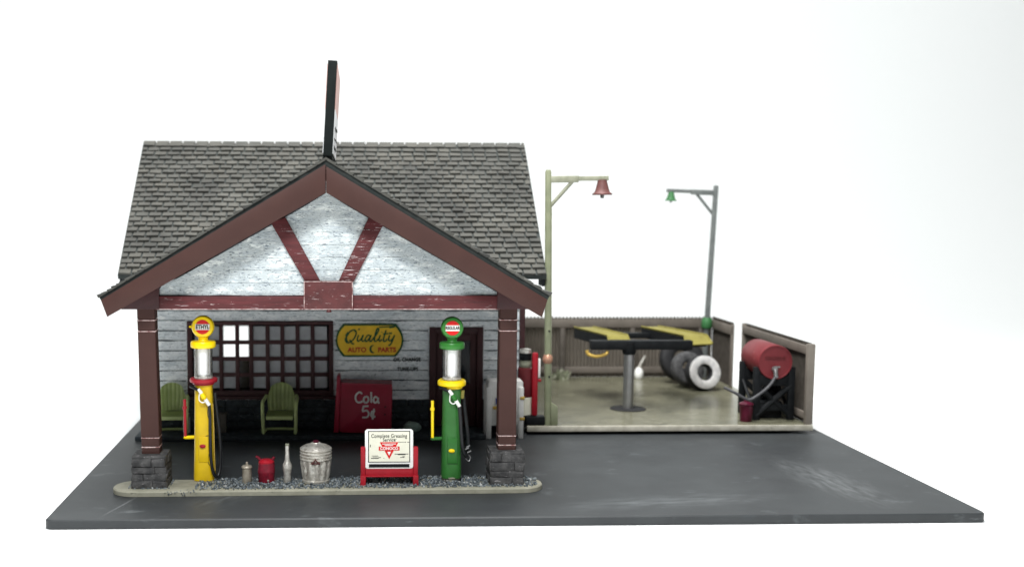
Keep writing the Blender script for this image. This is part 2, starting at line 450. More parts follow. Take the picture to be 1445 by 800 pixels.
ICO = None
def rock(mb, x, y, z, s):
    m = Matrix.Translation((x, y, z)) @ Euler((rnd.uniform(0,6), rnd.uniform(0,6), rnd.uniform(0,6))).to_matrix().to_4x4() @ Matrix.Diagonal((s*rnd.uniform(.7,1.3), s*rnd.uniform(.6,1.1), s*rnd.uniform(.5,.9), 1))
    r = bmesh.ops.create_icosphere(mb.bm, subdivisions=1, radius=1, matrix=m)
    for v in r['verts']:
        v.co += Vector((rnd.uniform(-.2,.2), rnd.uniform(-.2,.2), rnd.uniform(-.2,.2)))*s
mb = MB()
piers = [(-3.58, -.30), (2.925, -.22)]
cnt = 0
while cnt < 3600:
    x = rnd.uniform(-2.75, 3.5); y = -.30 + .0145*(x+.3) + rnd.uniform(-.41, .42)
    if x > 3.1 and (x-3.15)**2 + (y+.26)**2 > .17: continue
    if any(abs(x-px) < .33 and abs(y-py) < .33 for px, py in piers): continue
    if y < -.30 + .0145*(x+.3) - .36 and rnd.random() < .55: continue
    if x < -2.4 and rnd.random() < .5: continue
    s = rnd.choice((.012,.015,.018,.022,.028)); rock(mb, x, y, .105 + s*.35 + rnd.random()**3*.04, s); cnt += 1
for k in range(55):
    x = rnd.gauss(-2.95, .13); rock(mb, x, -.30 + .0145*(x+.3) - rnd.uniform(.40,.50), rnd.uniform(.02,.11), rnd.choice((.010,.013,.017)))
for px, py in piers:
    for k in range(70):
        a = rnd.uniform(0, 6.3); x = px + .36*math.copysign(1, math.cos(a))*min(1, abs(math.cos(a))*1.4); y = py + .34*math.copysign(1, math.sin(a))*min(1, abs(math.sin(a))*1.4)
        if abs(y - (-.30 + .0145*(x+.3))) < .44: rock(mb, x, y, .115, rnd.choice((.014,.018,.024)))
tag(mb.build('gravel', M['gravel'], base=(0, -.3, .1), smooth=False), 'loose blue grey gravel scattered over the pump island', 'gravel', kind='stuff')

# ------------------------------------------------------------------ petrol station building
B = empty('petrol_station', (-.3, 5.2, 0), 'white clapboard petrol station with grey shingle roof and maroon gabled canopy', 'petrol station')
XL, XR, YF, YB = -4.62, 4.0, 5.2, 11.6
WIN = (-3.50, -.42, .98, 2.48)      # opening of the shop window
DOOR = (2.00, 2.98, .12, 2.30)
def clap(mb, z0, z1, xl, xr, y, row, holes=(), proud=.040, dx=.16, wave=.010):
    """lapped boards facing -y, with wavy lower edges, cut round the holes; xl, xr are functions of z"""
    k = 0
    z = z0
    while z < z1 - 1e-4:
        zt = min(z+row, z1)
        cuts = sorted({z, zt} | {h for ho in holes for h in (ho[2], ho[3]) if z < h < zt})
        for za, zb in zip(cuts, cuts[1:]):
            zm = (za+zb)/2
            segs = [(None, None)]
            edges = []
            cur = [(xl, xr)]
            hs = [h for h in holes if h[2] < zm < h[3]]
            spans = []
            hs = sorted(hs)
            bounds = [xl] + [v for h in hs for v in ((lambda q, v=h[0]: v), (lambda q, v=h[1]: v))] + [xr]
            for i in range(0, len(bounds), 2):
                fa, fb = bounds[i], bounds[i+1]
                L = fb(zm) - fa(zm)
                if L < .02: continue
                n = max(1, int(L/dx))
                lo = []; hi = []; lb = []
                for j in range(n+1):
                    t = j/n
                    xa = fa(za)*(1-t) + fb(za)*t; xb = fa(zb)*(1-t) + fb(zb)*t
                    def yy(zz): return y - proud*(1 - (zz-z)/row)
                    w = wave*mn.noise(Vector((xa*2.3, k*7.7, y)))*2 if za == z and 0 < j < n else 0
                    d = .006*mn.noise(Vector((xa*4, k*3.1, 9)))
                    lo.append(mb.bm.verts.new((xa, yy(za)+d, za+w)))
                    hi.append(mb.bm.verts.new((xb, yy(zb)+d*.3, zb)))
                    lb.append(mb.bm.verts.new((xa, y+.004, za+w)))
                for j in range(n):
                    mb.bm.faces.new((lo[j], lo[j+1], hi[j+1], hi[j]))
                    mb.bm.faces.new((lb[j], lb[j+1], lo[j+1], lo[j]))
        z = zt; k += 1
# walls
mb = MB()
holes = [WIN, DOOR]
clap(mb, .755, 3.52, lambda z: XL, lambda z: XR, YF, .228, holes, wave=.014)
mb.build('front_cladding', M['siding'], B)
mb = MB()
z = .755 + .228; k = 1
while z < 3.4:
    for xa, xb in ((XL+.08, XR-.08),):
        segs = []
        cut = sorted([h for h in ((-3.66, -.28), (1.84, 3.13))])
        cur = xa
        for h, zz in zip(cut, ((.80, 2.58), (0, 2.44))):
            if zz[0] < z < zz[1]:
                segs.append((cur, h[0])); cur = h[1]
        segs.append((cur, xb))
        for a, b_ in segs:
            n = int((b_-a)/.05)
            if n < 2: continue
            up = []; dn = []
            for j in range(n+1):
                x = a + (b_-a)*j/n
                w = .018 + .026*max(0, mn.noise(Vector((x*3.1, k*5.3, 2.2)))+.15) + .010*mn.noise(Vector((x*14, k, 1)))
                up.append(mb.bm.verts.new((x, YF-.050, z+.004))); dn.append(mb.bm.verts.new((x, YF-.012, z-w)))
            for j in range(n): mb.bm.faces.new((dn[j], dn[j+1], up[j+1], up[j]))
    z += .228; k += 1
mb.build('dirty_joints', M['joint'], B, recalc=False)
mb = MB()      # wall core behind the cladding, with the same openings
for (a, b_, c_, d) in ((XL, WIN[0], .12, 3.52), (WIN[0], WIN[1], .12, WIN[2]), (WIN[0], WIN[1], WIN[3], 3.52), (WIN[1], DOOR[0], .12, 3.52), (DOOR[0], DOOR[1], DOOR[3], 3.52), (DOOR[1], XR, .12, 3.52)):
    mb.box(a, b_, YF+.006, YF+.12, c_, d)
mb.build('front_wall', M['inner_wall'], B)
def sidewall(x, nrm):
    mb = MB()
    mb.box(min(x, x-nrm*.10), max(x, x-nrm*.10), YF+.125, YB-.12, .02, 3.5)
    # gable end triangle and lapped boards
    def half(z): return (YB-YF)/2 if z < 3.52 else max(.02, (YB-YF)/2*(1-(z-3.52)/3.0))
    z = .72
    ym = (YF+YB)/2
    while z < 6.4:
        h0, h1 = half(z), half(z+.228)
        p = [(x+nrm*.03, ym-h0, z), (x+nrm*.03, ym+h0, z), (x+nrm*.002, ym+h1, z+.228), (x+nrm*.002, ym-h1, z+.228)]
        mb.quad(p); mb.quad([(x, ym-h0, z), (x, ym+h0, z), p[1], p[0]])
        z += .228
    mb.build('side_wall', M['siding'], B)
sidewall(XL, -1); sidewall(XR, 1)
BW = (-3.52, -2.70, .86, 1.85)      # rear window opening
mb = MB()
for (a, b_, c_, d) in ((XL, BW[0], .02, 3.5), (BW[0], BW[1], .02, BW[2]), (BW[0], BW[1], BW[3], 3.5), (BW[1], XR, .02, 3.5)):
    mb.box(a, b_, YB-.11, YB, c_, d)
mb.build('rear_wall', M['inner_wall'], B)
mb = MB(); mb.box(XL+.02, XR-.02, YF+.125, YB-.115, .02, .06); mb.build('shop_floor', M['interior'], B)
mb = MB(); mb.box(XL+.02, XR-.02, YF+.125, YB-.115, 3.40, 3.46); mb.build('shop_ceiling', M['interior'], B)
# rear window
rw = MB()
for (a, b_, c_, d) in ((BW[0], BW[1], BW[3]-.06, BW[3]), (BW[0], BW[1], BW[2], BW[2]+.06), (BW[0], BW[0]+.06, BW[2]+.06, BW[3]-.06), (BW[1]-.06, BW[1], BW[2]+.06, BW[3]-.06)):
    rw.box(a, b_, YB-.10, YB+.02, c_, d)
rw = rw.build('rear_window', M['maroon_dark'], B)
mb = MB(); mb.box(BW[0]+.06, BW[1]-.06, YB-.05, YB-.045, BW[2]+.06, BW[3]-.06); mb.build('pane', M['clear'], rw)
# stone wainscot below the boards
for xa_, xb_ in ((XL, DOOR[0]-.125), (DOOR[1]+.125, XR)):
    mb = MB(); z = .11
    for r_ in range(4):
        x = xa_
        while x < xb_-.02:
            xe = min(x+rnd.uniform(.28, .62), xb_)
            if xb_-xe < .1: xe = xb_
            mb.box(x+.006, xe-.006, YF-.045-rnd.random()*.03, YF+.004, z+.006, z+.160, .012)
            x = xe
        z += .164
    mb.build('stone_wainscot', M['wainscot'], B)
# corner boards
for xa, xb in ((XL-.06, XL+.07), (XR-.07, XR+.06)):
    mb = MB(); mb.box(xa, xb, YF-.05, YF+.10, .12, 3.5, .01); mb.build('corner_board', M['maroon_dark'], B)
# shop window
wf = MB()
wx0, wx1, wz0, wz1 = -3.62, -.32, .86, 2.56
wf.box(wx0, wx1, YF-.085, YF+.05, WIN[3], wz1, .01)
wf.box(wx0, wx1, YF-.085, YF+.05, wz0, WIN[2], .01)
wf.box(wx0, WIN[0], YF-.083, YF+.05, WIN[2]+.001, WIN[3]-.001, .01); wf.box(WIN[1], wx1, YF-.083, YF+.05, WIN[2]+.001, WIN[3]-.001, .01)
wf = wf.build('shop_window', M['maroon_dark'], B)
mb = MB(); mb.box(wx0-.06, wx1+.06, YF-.14, YF-.04, wz0-.08, wz0-.002, .01); mb.build('sill', M['maroon_dark'], wf)
cols_x = [-3.40, -3.10, -2.79, -2.475, -2.13, -1.815, -1.485, -1.155, -.83, -.50]  # centres of the bars between panes
colb = [WIN[0]] + [-3.31, -2.855, -2.49, -2.175, -1.82, -1.47, -1.135, -.80] + [WIN[1]]
colb = [-3.50, -3.19, -2.86, -2.495, -2.18, -1.81, -1.475, -1.13, -.79, -.42]
rowb = [.98, 1.335, 1.70, 2.075, 2.48]
mb = MB()
for x in colb[1:-1]: mb.box(x-.045, x+.045, YF-.04, YF+.03, WIN[2], WIN[3], .006)
for z in rowb[1:-1]: mb.box(WIN[0], WIN[1], YF-.036, YF+.026, z-.045, z+.045, .006)
mb.build('glazing_bars', M['maroon_dark'], wf)
for i in range(9):
    for j in range(4):
        a, b_ = colb[i]+.045, colb[i+1]-.045; c_, d = rowb[j]+.045, rowb[j+1]-.045
        clear = (i == 2 and j >= 2) or (i == 3 and True)
        mb = MB(); mb.box(a, b_, YF+.004, YF+.010, c_, d)
        mb.build('pane', M['clear'] if clear else M['dusty'], wf)
# door
df = MB()
dx0, dx1, dz1 = 1.87, 3.10, 2.42
df.box(dx0, DOOR[0]+.02, YF-.09, YF+.05, .11, dz1, .01); df.box(DOOR[1]-.02, dx1, YF-.09, YF+.05, .11, dz1, .01)
df.box(DOOR[0]+.021, DOOR[1]-.021, YF-.088, YF+.05, DOOR[3]-.02, dz1-.001, .01)
df = df.build('door_frame', M['maroon_dark'], B)
mb = MB()
a, b_ = DOOR[0]+.03, DOOR[1]-.03
mb.box(a, a+.14, YF-.02, YF+.04, .13, 2.27, .006); mb.box(b_-.14, b_, YF-.02, YF+.04, .13, 2.27, .006)
for c_, d in ((.13, .35), (.95, 1.10), (2.10, 2.27)): mb.box(a+.141, b_-.141, YF-.018, YF+.038, c_, d, .006)
mb.box(a+.141, b_-.141, YF, YF+.03, .35, .95)
dr = mb.build('door', M['maroon_dark'], df)
mb = MB(); mb.box(a+.141, b_-.141, YF+.01, YF+.016, 1.10, 2.10); mb.build('door_glass', M['dark_glass'], df)
# painted service lettering on the boards
text('painted_lettering', 'OIL CHANGE', .12, (1.36, YF-.056, 1.675), M['ink'], B, bold=.004, sx=.82, space=1.08)
text('painted_lettering', 'TUNE-UPS', .12, (1.375, YF-.056, 1.455), M['ink'], B, bold=.004, sx=.82, space=1.08)
# porch slab
mb = MB(); mb.box(XL-.05, 3.06, 4.22, YF+.10, .003, .108, .012); mb.build('porch_slab', M['wainscot'], B)
# main roof
def shingles(mb, O, u, v, nrm, U, V, courses, w, thick=.035, lim=None, gap=.018):
    O, u, v, nrm = Vector(O), Vector(u), Vector(v), Vector(nrm)
    h = V/courses
    for c_ in range(courses):
        s0 = c_*h
        x = -w*(.5 if c_ % 2 else 0) + rnd.uniform(-.02, .02)
        while x < U - .01:
            xe = x + w*rnd.uniform(.95, 1.05)
            a_, b_ = max(x, 0)+gap/2, min(xe, U)-gap/2
            x = xe
            if b_-a_ < .03: continue
            dz = rnd.uniform(-.010, .012); t = thick*rnd.uniform(.75, 1.3)
            jl, jr = rnd.uniform(-.010, .010), rnd.uniform(-.010, .010)
            s1 = min(s0 + h*1.12, V)
            p = [O+u*a_+v*(s0+dz+jl)+nrm*t, O+u*b_+v*(s0+dz+jr)+nrm*t, O+u*b_+v*s1+nrm*.006, O+u*a_+v*s1+nrm*.006]
            q = [O+u*a_+v*(s0+dz+jl), O+u*b_+v*(s0+dz+jr), O+u*b_+v*s1, O+u*a_+v*s1]
            P_ = [mb.bm.verts.new(k) for k in p]; Q_ = [mb.bm.verts.new(k) for k in q]
            mb.bm.faces.new(P_)
            for i in range(4):
                j = (i+1) % 4; mb.bm.faces.new((P_[j], P_[i], Q_[i], Q_[j]))
RX0, RX1 = -5.06, 4.46
EY, EZ, RY, RZ = 4.70, 3.64, 8.40, 6.68
sv = Vector((0, RY-EY, RZ-EZ)); SL = sv.length; sv /= SL
sn = Vector((0, -sv.z, sv.y))
mb = MB()
mb.bm.verts.ensure_lookup_table()
deck = [(EY, EZ), (RY, RZ), (2*RY-EY, EZ)]
dp = [(EY, EZ-.002), (RY, RZ-.002), (2*RY-EY, EZ-.002), (2*RY-EY-.03, EZ-.10), (RY, RZ-.11), (EY+.03, EZ-.10)]
A_ = [mb.bm.verts.new((RX0, y, z)) for y, z in dp]; B_ = [mb.bm.verts.new((RX1, y, z)) for y, z in dp]
mb.bm.faces.new(A_); mb.bm.faces.new(B_[::-1])
for i in range(6):
    j = (i+1) % 6; mb.bm.faces.new((A_[i], A_[j], B_[j], B_[i]))
mr = mb.build('main_roof', M['rim'], B)
mb = MB()
shingles(mb, (RX0, EY, EZ), (1,0,0), sv, sn, RX1-RX0, SL, 27, .30, thick=.058, gap=.040)
sv2 = Vector((0, -sv.y, sv.z)); sn2 = Vector((0, sv.z, sv.y))
shingles(mb, (RX0, 2*RY-EY, EZ), (1,0,0), sv2, sn2, RX1-RX0, SL, 27, .30, thick=.058, gap=.040)
mb.build('shingles', M['shingle'], mr, smooth=False)
mb = MB()
x = RX0
while x < RX1-.05:
    xe = min(x+.325, RX1)
    for (va, na) in ((sv, sn), (sv2, sn2)):
        tp = Vector((0, RY, RZ+.055))
        p = [Vector((x+.012, 0, 0))+tp, Vector((xe-.012, 0, 0))+tp, Vector((xe-.03, 0, 0))+tp-va*.21+na*.015, Vector((x+.03, 0, 0))+tp-va*.21+na*.015]
        mb.quad(p); mb.quad([p[3], p[2], p[2]-na*.05, p[3]-na*.05])
    x = xe
mb.build('ridge_caps', M['shingle'], mr, smooth=False, recalc=False)
for i in range(12):
    x = RX0 + .03 + (RX1-RX0-.12)*i/11
    mb = MB(); mb.prism([(x, EZ-.10), (x+.06, EZ-.10), (x+.06, EZ-.26), (x, EZ-.26)], EY+.05, YF+.1)
    mb.build('rafter_tail', M['black'], mr)

# canopy: posts on stone piers, tie beam, boarded gable, fascia and shingled roof
AX, AZ = -.37, 5.95
LE, RE = (-4.32, 3.58), (3.58, 3.61)
YC0, YC1 = -.95, 7.55
mb = MB()
t_ = .10
mb.prism([(AX, AZ+.02), LE, (LE[0]+.05, LE[1]-t_*.9), (AX, AZ-t_*1.15), (RE[0]-.05, RE[1]-t_*.9), RE], YC0+.015, YC1)
cr_ = mb.build('canopy_roof', M['rim'], B)
mb = MB()
for E_, sg in ((LE, -1), (RE, 1)):
    O = Vector((E_[0], YC0-.045, E_[1]+.004)); T = Vector((AX, YC0-.045, AZ+.025))
    vv = T-O; VL = vv.length; vv /= VL
    nn = Vector((-vv.z, 0, vv.x)) if vv.x > 0 else Vector((vv.z, 0, -vv.x))
    shingles(mb, O, (0,1,0), vv, nn, YC1-YC0, VL, 25, .325, thick=.06, gap=.03)
mb.build('shingles', M['shingle'], cr_, smooth=False)
mb = MB()
y = YC0-.04
while y < 5.6:
    for sg in (-1, 1):
        v_ = Vector((LE[0]-AX, 0, LE[1]-AZ)).normalized() if sg < 0 else Vector((RE[0]-AX, 0, RE[1]-AZ)).normalized()
        tp = Vector((AX, 0, AZ+.075)); n_ = Vector((0,0,1))
        p = [tp+Vector((0,y+.01,0)), tp+Vector((0,y+.31,0)), tp+Vector((0,y+.30,0))+v_*.2, tp+Vector((0,y+.02,0))+v_*.2]
        f1 = [mb.bm.verts.new(k) for k in p]; f2 = [mb.bm.verts.new(k-Vector((0,0,.035))) for k in p]
        mb.bm.faces.new(f1); mb.bm.faces.new(f2[::-1])
        for i in range(4):
            j = (i+1) % 4; mb.bm.faces.new((f1[j], f1[i], f2[i], f2[j]))
    y += .325
mb.build('ridge_caps', M['shingle'], cr_, smooth=False)
# fascia boards meet on a plumb joint at the apex
for poly in ([(AX-.006, AZ-.05), (LE[0]+.035, LE[1]-.035), (-4.18, 3.25), (AX-.006, 5.41)], [(AX+.006, AZ-.085), (AX+.006, 5.41), (3.44, 3.24), (RE[0]-.045, RE[1]-.06)]):
    mb = MB(); mb.prism(poly, YC0-.05, YC0+.010, .006); mb.build('fascia_board', M['maroon'], B)
# soffit rafters just behind the fascia
for E_, s_ in ((LE, 1), (RE, -1)):
    for yy in (1.2, 3.0, 4.6):
        mb = MB(); mb.prism([(AX, AZ-.13), (E_[0]+s_*.3, E_[1]+.05), (E_[0]+s_*.3, E_[1]-.12), (AX, AZ-.35)], yy, yy+.12); mb.build('rafter', M['maroon_dark'], B)
# gable boards
GB = 3.585
sl_l = (5.41-3.25)/(-.37+4.18); sl_r = (5.41-3.24)/(3.44+.37)
mb = MB()
clap(mb, GB, 5.62, lambda z: min(AX-.01, -4.05+(z-3.25)/sl_l*1.0-.1), lambda z: max(AX+.01, 3.36-(z-3.24)/sl_r+.05), -.44, .228, proud=.014, dx=.2, wave=.008)
mb.build('gable_boards', M['gable'], B)
mb = MB(); mb.prism([(-3.55, 3.5), (2.85, 3.5), (AX, 5.6)], -.435, -.36); mb.build('gable_backing', M['interior'], B)
mb = MB(); mb.box(-3.42, -.775, -.52, -.30, 3.33, 3.575, .012); mb.box(.10, 2.76, -.52, -.30, 3.33, 3.585, .012)
mb.box(-.77, .095, -.50, -.30, 3.335, 3.57); mb.build('tie_beam', M['beam'], B)
# end brackets over the posts
for p in ([(-4.02, 3.34), (-3.35, 3.34), (-3.35, 3.82), (-4.02, 3.44)], [(3.30, 3.34), (2.70, 3.34), (2.70, 3.82), (3.30, 3.44)]):
    mb = MB(); mb.prism(p, -.54, -.28, .006); mb.build('beam_end', M['maroon_dark'], B)
mb = MB(); mb.prism([(-1.36, 4.88), (-1.10, 4.98), (-.48, 3.84), (-.76, 3.84)], -.51, -.42, .008); mb.build('brace', M['brace_a'], B)
mb = MB(); mb.prism([(.38, 4.98), (.66, 4.88), (.12, 3.84), (-.16, 3.84)], -.51, -.42, .008); mb.build('brace', M['brace_b'], B)
mb = MB(); mb.box(-.78, .10, -.565, -.505, 3.335, 3.85, .010); pl = mb.build('gusset_plate', M['plate'], B)
mb = MB()
for (a, b_, c_, d) in ((-.775,.095,3.338,3.350), (-.775,.095,3.834,3.844), (-.776,-.764,3.351,3.833), (.084,.096,3.351,3.833)): mb.box(a, b_, -.572, -.560, c_, d)
mb.build('worn_border', M['worn_edge'], pl)
mb = MB()
for (xa, xb) in ((-3.40, -.79), (.115, 2.74)): mb.box(xa, xb, -.526, -.515, 3.334, 3.348)
mb.build('worn_arris', M['worn_edge'], pl)

mb = MB(); mb.lathe([(.05,0),(.04,.04),(.02,.05)], (-.33, -.53, 3.29), n=12); mb.build('hook', M['plate'], B)
# side plates of the canopy running back to the wall
for xa in (-3.72, 2.80):
    mb = MB(); mb.box(xa, xa+.24, -.28, YF-.05, 3.335, 3.52); mb.build('side_beam', M['maroon_dark'], B)
mb = MB(); mb.prism([(-3.40, 3.37), (2.80, 3.37), (2.80, 3.40), (-3.40, 3.40)], -.28, YF-.06); mb.build('canopy_ceiling', M['interior'], B)
# posts
def post(xb, xt, y):
    P_ = MB()
    def ring(z, hw):
        t = (z-.70)/(3.33-.70); x = xb + (xt-xb)*t
        b = .012
        pts = [(hw-b,-hw),(hw,-hw+b),(hw,hw-b),(hw-b,hw),(-hw+b,hw),(-hw,hw-b),(-hw,-hw+b),(-hw+b,-hw)]
        return [P_.bm.verts.new((x+px, y+py, z)) for px, py in pts]
    h = .162
    zs = [(.66,h),(.815,h),(.83,h-.022),(.845,h),(.985,h),(1.0,h-.022),(1.015,h+.004),(1.9,h+.002),(2.925,h-.004),(2.94,h-.024),(2.955,h-.004),(3.125,h-.004),(3.14,h-.024),(3.155,h-.004),(3.335,h-.004)]
    rs = [ring(*q) for q in zs]
    for a, b in zip(rs, rs[1:]):
        for i in range(8):
            j = (i+1) % 8; P_.bm.faces.new((a[i], a[j], b[j], b[i]))
    P_.bm.faces.new(rs[0][::-1]); P_.bm.faces.new(rs[-1])
    p = P_.build('post', M['maroon'], B, ang=20)
    for z in (.82, .99, 2.93, 3.13):
        t = (z-.70)/(3.33-.70); x = xb + (xt-xb)*t
        c = MB(); c.box(x-h-.003, x+h+.003, y-h-.003, y+h+.003, z-.010, z+.008, .004); c.build('collar', M['worn_edge'], p)
post(-3.568, -3.612, -.24); post(2.935, 2.935, -.20)
def pier(px, py, w, h):
    core = MB(); core.box(px-w/2+.03, px+w/2-.03, py-w/2+.03, py+w/2-.03, .09, h-.05)
    z = .10
    n = 4
    cuts_ = [0, rnd.uniform(.20,.30), rnd.uniform(.45,.56), rnd.uniform(.72,.80), 1]
    def lump(x0_, x1_, y0_, y1_, z0_, z1_):
        vs = core.box(x0_, x1_, y0_, y1_, z0_, z1_, .016)
        for v in vs:
            d = mn.noise_vector(v.co*6)*.026 + mn.noise_vector(v.co*17)*.014
            v.co += d
    for r_ in range(n):
        rh = (h-.045-.10)*(cuts_[r_+1]-cuts_[r_])
        for side in range(4):
            u = -w/2
            while u < w/2 - .02:
                ln = rnd.uniform(.18, .5); ue = min(u+ln, w/2)
                if w/2-ue < .08: ue = w/2
                d = .07 + rnd.uniform(-.005, .025)
                a_, b_, zz0, zz1 = u+.001, ue-.001, z+.002, z+rh-.002
                if side == 0: lump(px+a_, px+b_, py-w/2-.012+(.07-d), py-w/2+.07, zz0, zz1)
                elif side == 1: lump(px+a_, px+b_, py+w/2-.07, py+w/2-.07+d, zz0, zz1)
                elif side == 2: lump(px-w/2-.010+(.07-d), px-w/2+.07, py+a_, py+b_, zz0, zz1)
                else: lump(px+w/2-.07, px+w/2-.07+d, py+a_, py+b_, zz0, zz1)
                u = ue
        z += rh
    vs = core.box(px-w/2-.005, px+w/2+.005, py-w/2-.005, py+w/2+.005, h-.055, h, .014)
    core.build('stone_pier', M['stone'], B, ang=45)
pier(-3.575, -.30, .60, .70); pier(2.925, -.22, .60, .73)

# ------------------------------------------------------------------ roof sign (edge-on)
S = empty('roof_sign', (-.345, -.86, 6.0), 'tall thin double sided sign seen edge-on, standing on the canopy ridge', 'sign', rot=(R(-1), R(3.2), R(-.7)))
mb = MB(); mb.box(-.08, .08, 0, 2.5, .05, 1.69, .004); mb.build('sign_case', M['roof_sign_side'], S, local=True)
for sx in (1, -1):
    xa, xb = (.081, .092) if sx > 0 else (-.092, -.081)
    mb = MB(); mb.box(xa, xb, .06, 2.44, .10, .86); mb.build('lower_face', M['plain_face'], S, local=True)
    mb = MB(); mb.box(xa, xb, .06, 2.44, .862, 1.63); mb.build('upper_face', M['pink_face'], S, local=True)
    mb = MB()
    for (ya, yb, za, zb) in ((.3,.9,.20,.25),(1.1,1.8,.22,.26),(.35,1.3,.55,.585),(1.5,2.1,.6,.63),(.3,.8,.36,.385),(1.2,2.0,.40,.42)):
        mb.box(xa+(.002 if sx > 0 else -.010), xb+(.010 if sx > 0 else -.002), ya, yb, za, zb)
    mb.build('marks', M['ink'], S, local=True)
for ya in (.1, 2.0):
    mb = MB(); mb.box(-.09, .09, ya, ya+.3, -.03, .05, .01); mb.build('foot', M['rim'], S, local=True)

# ------------------------------------------------------------------ wall sign
Q = empty('wall_sign', (.505, YF-.03, 2.125), 'amber wall sign with green script and green border beside the shop window', 'sign')
def lozenge(w, h, cut):
    p = []
    n = 8
    for i in range(n+1):
        t = -1 + 2*i/n; p.append((w/2 - cut*t*t, h/2*t))
    for i in range(n+1):
        t = 1 - 2*i/n; p.append((-w/2 + cut*t*t, h/2*t))
    return p
mb = MB(); mb.prism([(.505+x, 2.125+z) for x, z in lozenge(1.54, .75, .17)], YF-.075, YF-.03); mb.build('border', M['sign_green'], Q)
mb = MB(); mb.prism([(.505+x, 2.125+z) for x, z in lozenge(1.46, .67, .165)], YF-.081, YF-.06); mb.build('panel', M['sign_yellow'], Q)
# script lettering drawn as pen strokes (unit: x across word 0..6.2, height 0..1)
script = [
 [(1.05,.95),(.75,1.12),(.35,.95),(.08,.45),(.12,.02),(.45,-.12),(.85,.15),(1.05,.62),(1.0,.95),(.80,1.02)],
 [(.45,.12),(.65,.05),(.85,-.22),(1.05,-.2)],
 [(1.22,1.1),(1.32,1.25)],
 [(1.35,.62),(1.30,.25),(1.42,.02),(1.68,.2),(1.85,.62),(1.80,.15),(1.95,.02),(2.1,.15)],
 [(2.62,.55),(2.35,.6),(2.15,.25),(2.28,.0),(2.52,.2),(2.68,.6),(2.62,.12),(2.8,.02),(2.95,.2)],
 [(2.95,.2),(3.3,.8),(3.38,1.2),(3.2,1.22),(3.12,.6),(3.18,.05),(3.4,.05),(3.55,.25)],
 [(3.68,.62),(3.62,.2),(3.75,.02),(3.95,.2)], [(3.76,.88),(3.80,.92)],
 [(4.20,1.1),(4.12,.5),(4.15,.05),(4.38,.05),(4.5,.25)], [(3.95,.72),(4.5,.76)],
 [(4.68,.62),(4.66,.2),(4.85,.05),(5.1,.3),(5.2,.62)], [(5.2,.62),(5.08,0),(4.95,-.32),(4.75,-.38)], [(4.55,.78),(4.9,.80)],
]
mb = MB()
strokes(mb, script, -.06, 2.10, .212, .235, YF-.083, .018, shear=.22)
strokes(mb, [[(.05,.35),(.10,.1),(.3,-.05)], [(.02,.5),(.2,.9)]], -.055, 2.10, .212, .235, YF-.083, .030, shear=.22)
mb.build('script_lettering', M['sign_green'], Q)
mb = MB()   # crescent
cp = []
for i in range(13):
    t = R(60 + 240*i/12); cp.append((.575 + .075*math.cos(t), 1.925 + .095*math.sin(t)))
for i in range(13):
    t = R(300 - 240*i/12); cp.append((.605 + .058*math.cos(t), 1.930 + .078*math.sin(t)))
mb.prism(cp[:13] + cp[14:25], YF-.087, YF-.08); mb.build('crescent', M['sign_green'], Q)
text('sign_lettering', 'AUTO', .145, (.22, YF-.083, 1.905), M['sign_red'], Q, bold=.007, space=1.05)
text('sign_lettering', 'PARTS', .145, (.90, YF-.083, 1.905), M['sign_red'], Q, bold=.007, space=1.0)
mb = MB(); strokes(mb, [[(.72,2.425),(.95,2.435),(1.10,2.45)], [(.95,2.41),(1.08,2.43)]], 0, 0, 1, 1, YF-.083, .014); mb.build('flourish', M['sign_green'], Q)

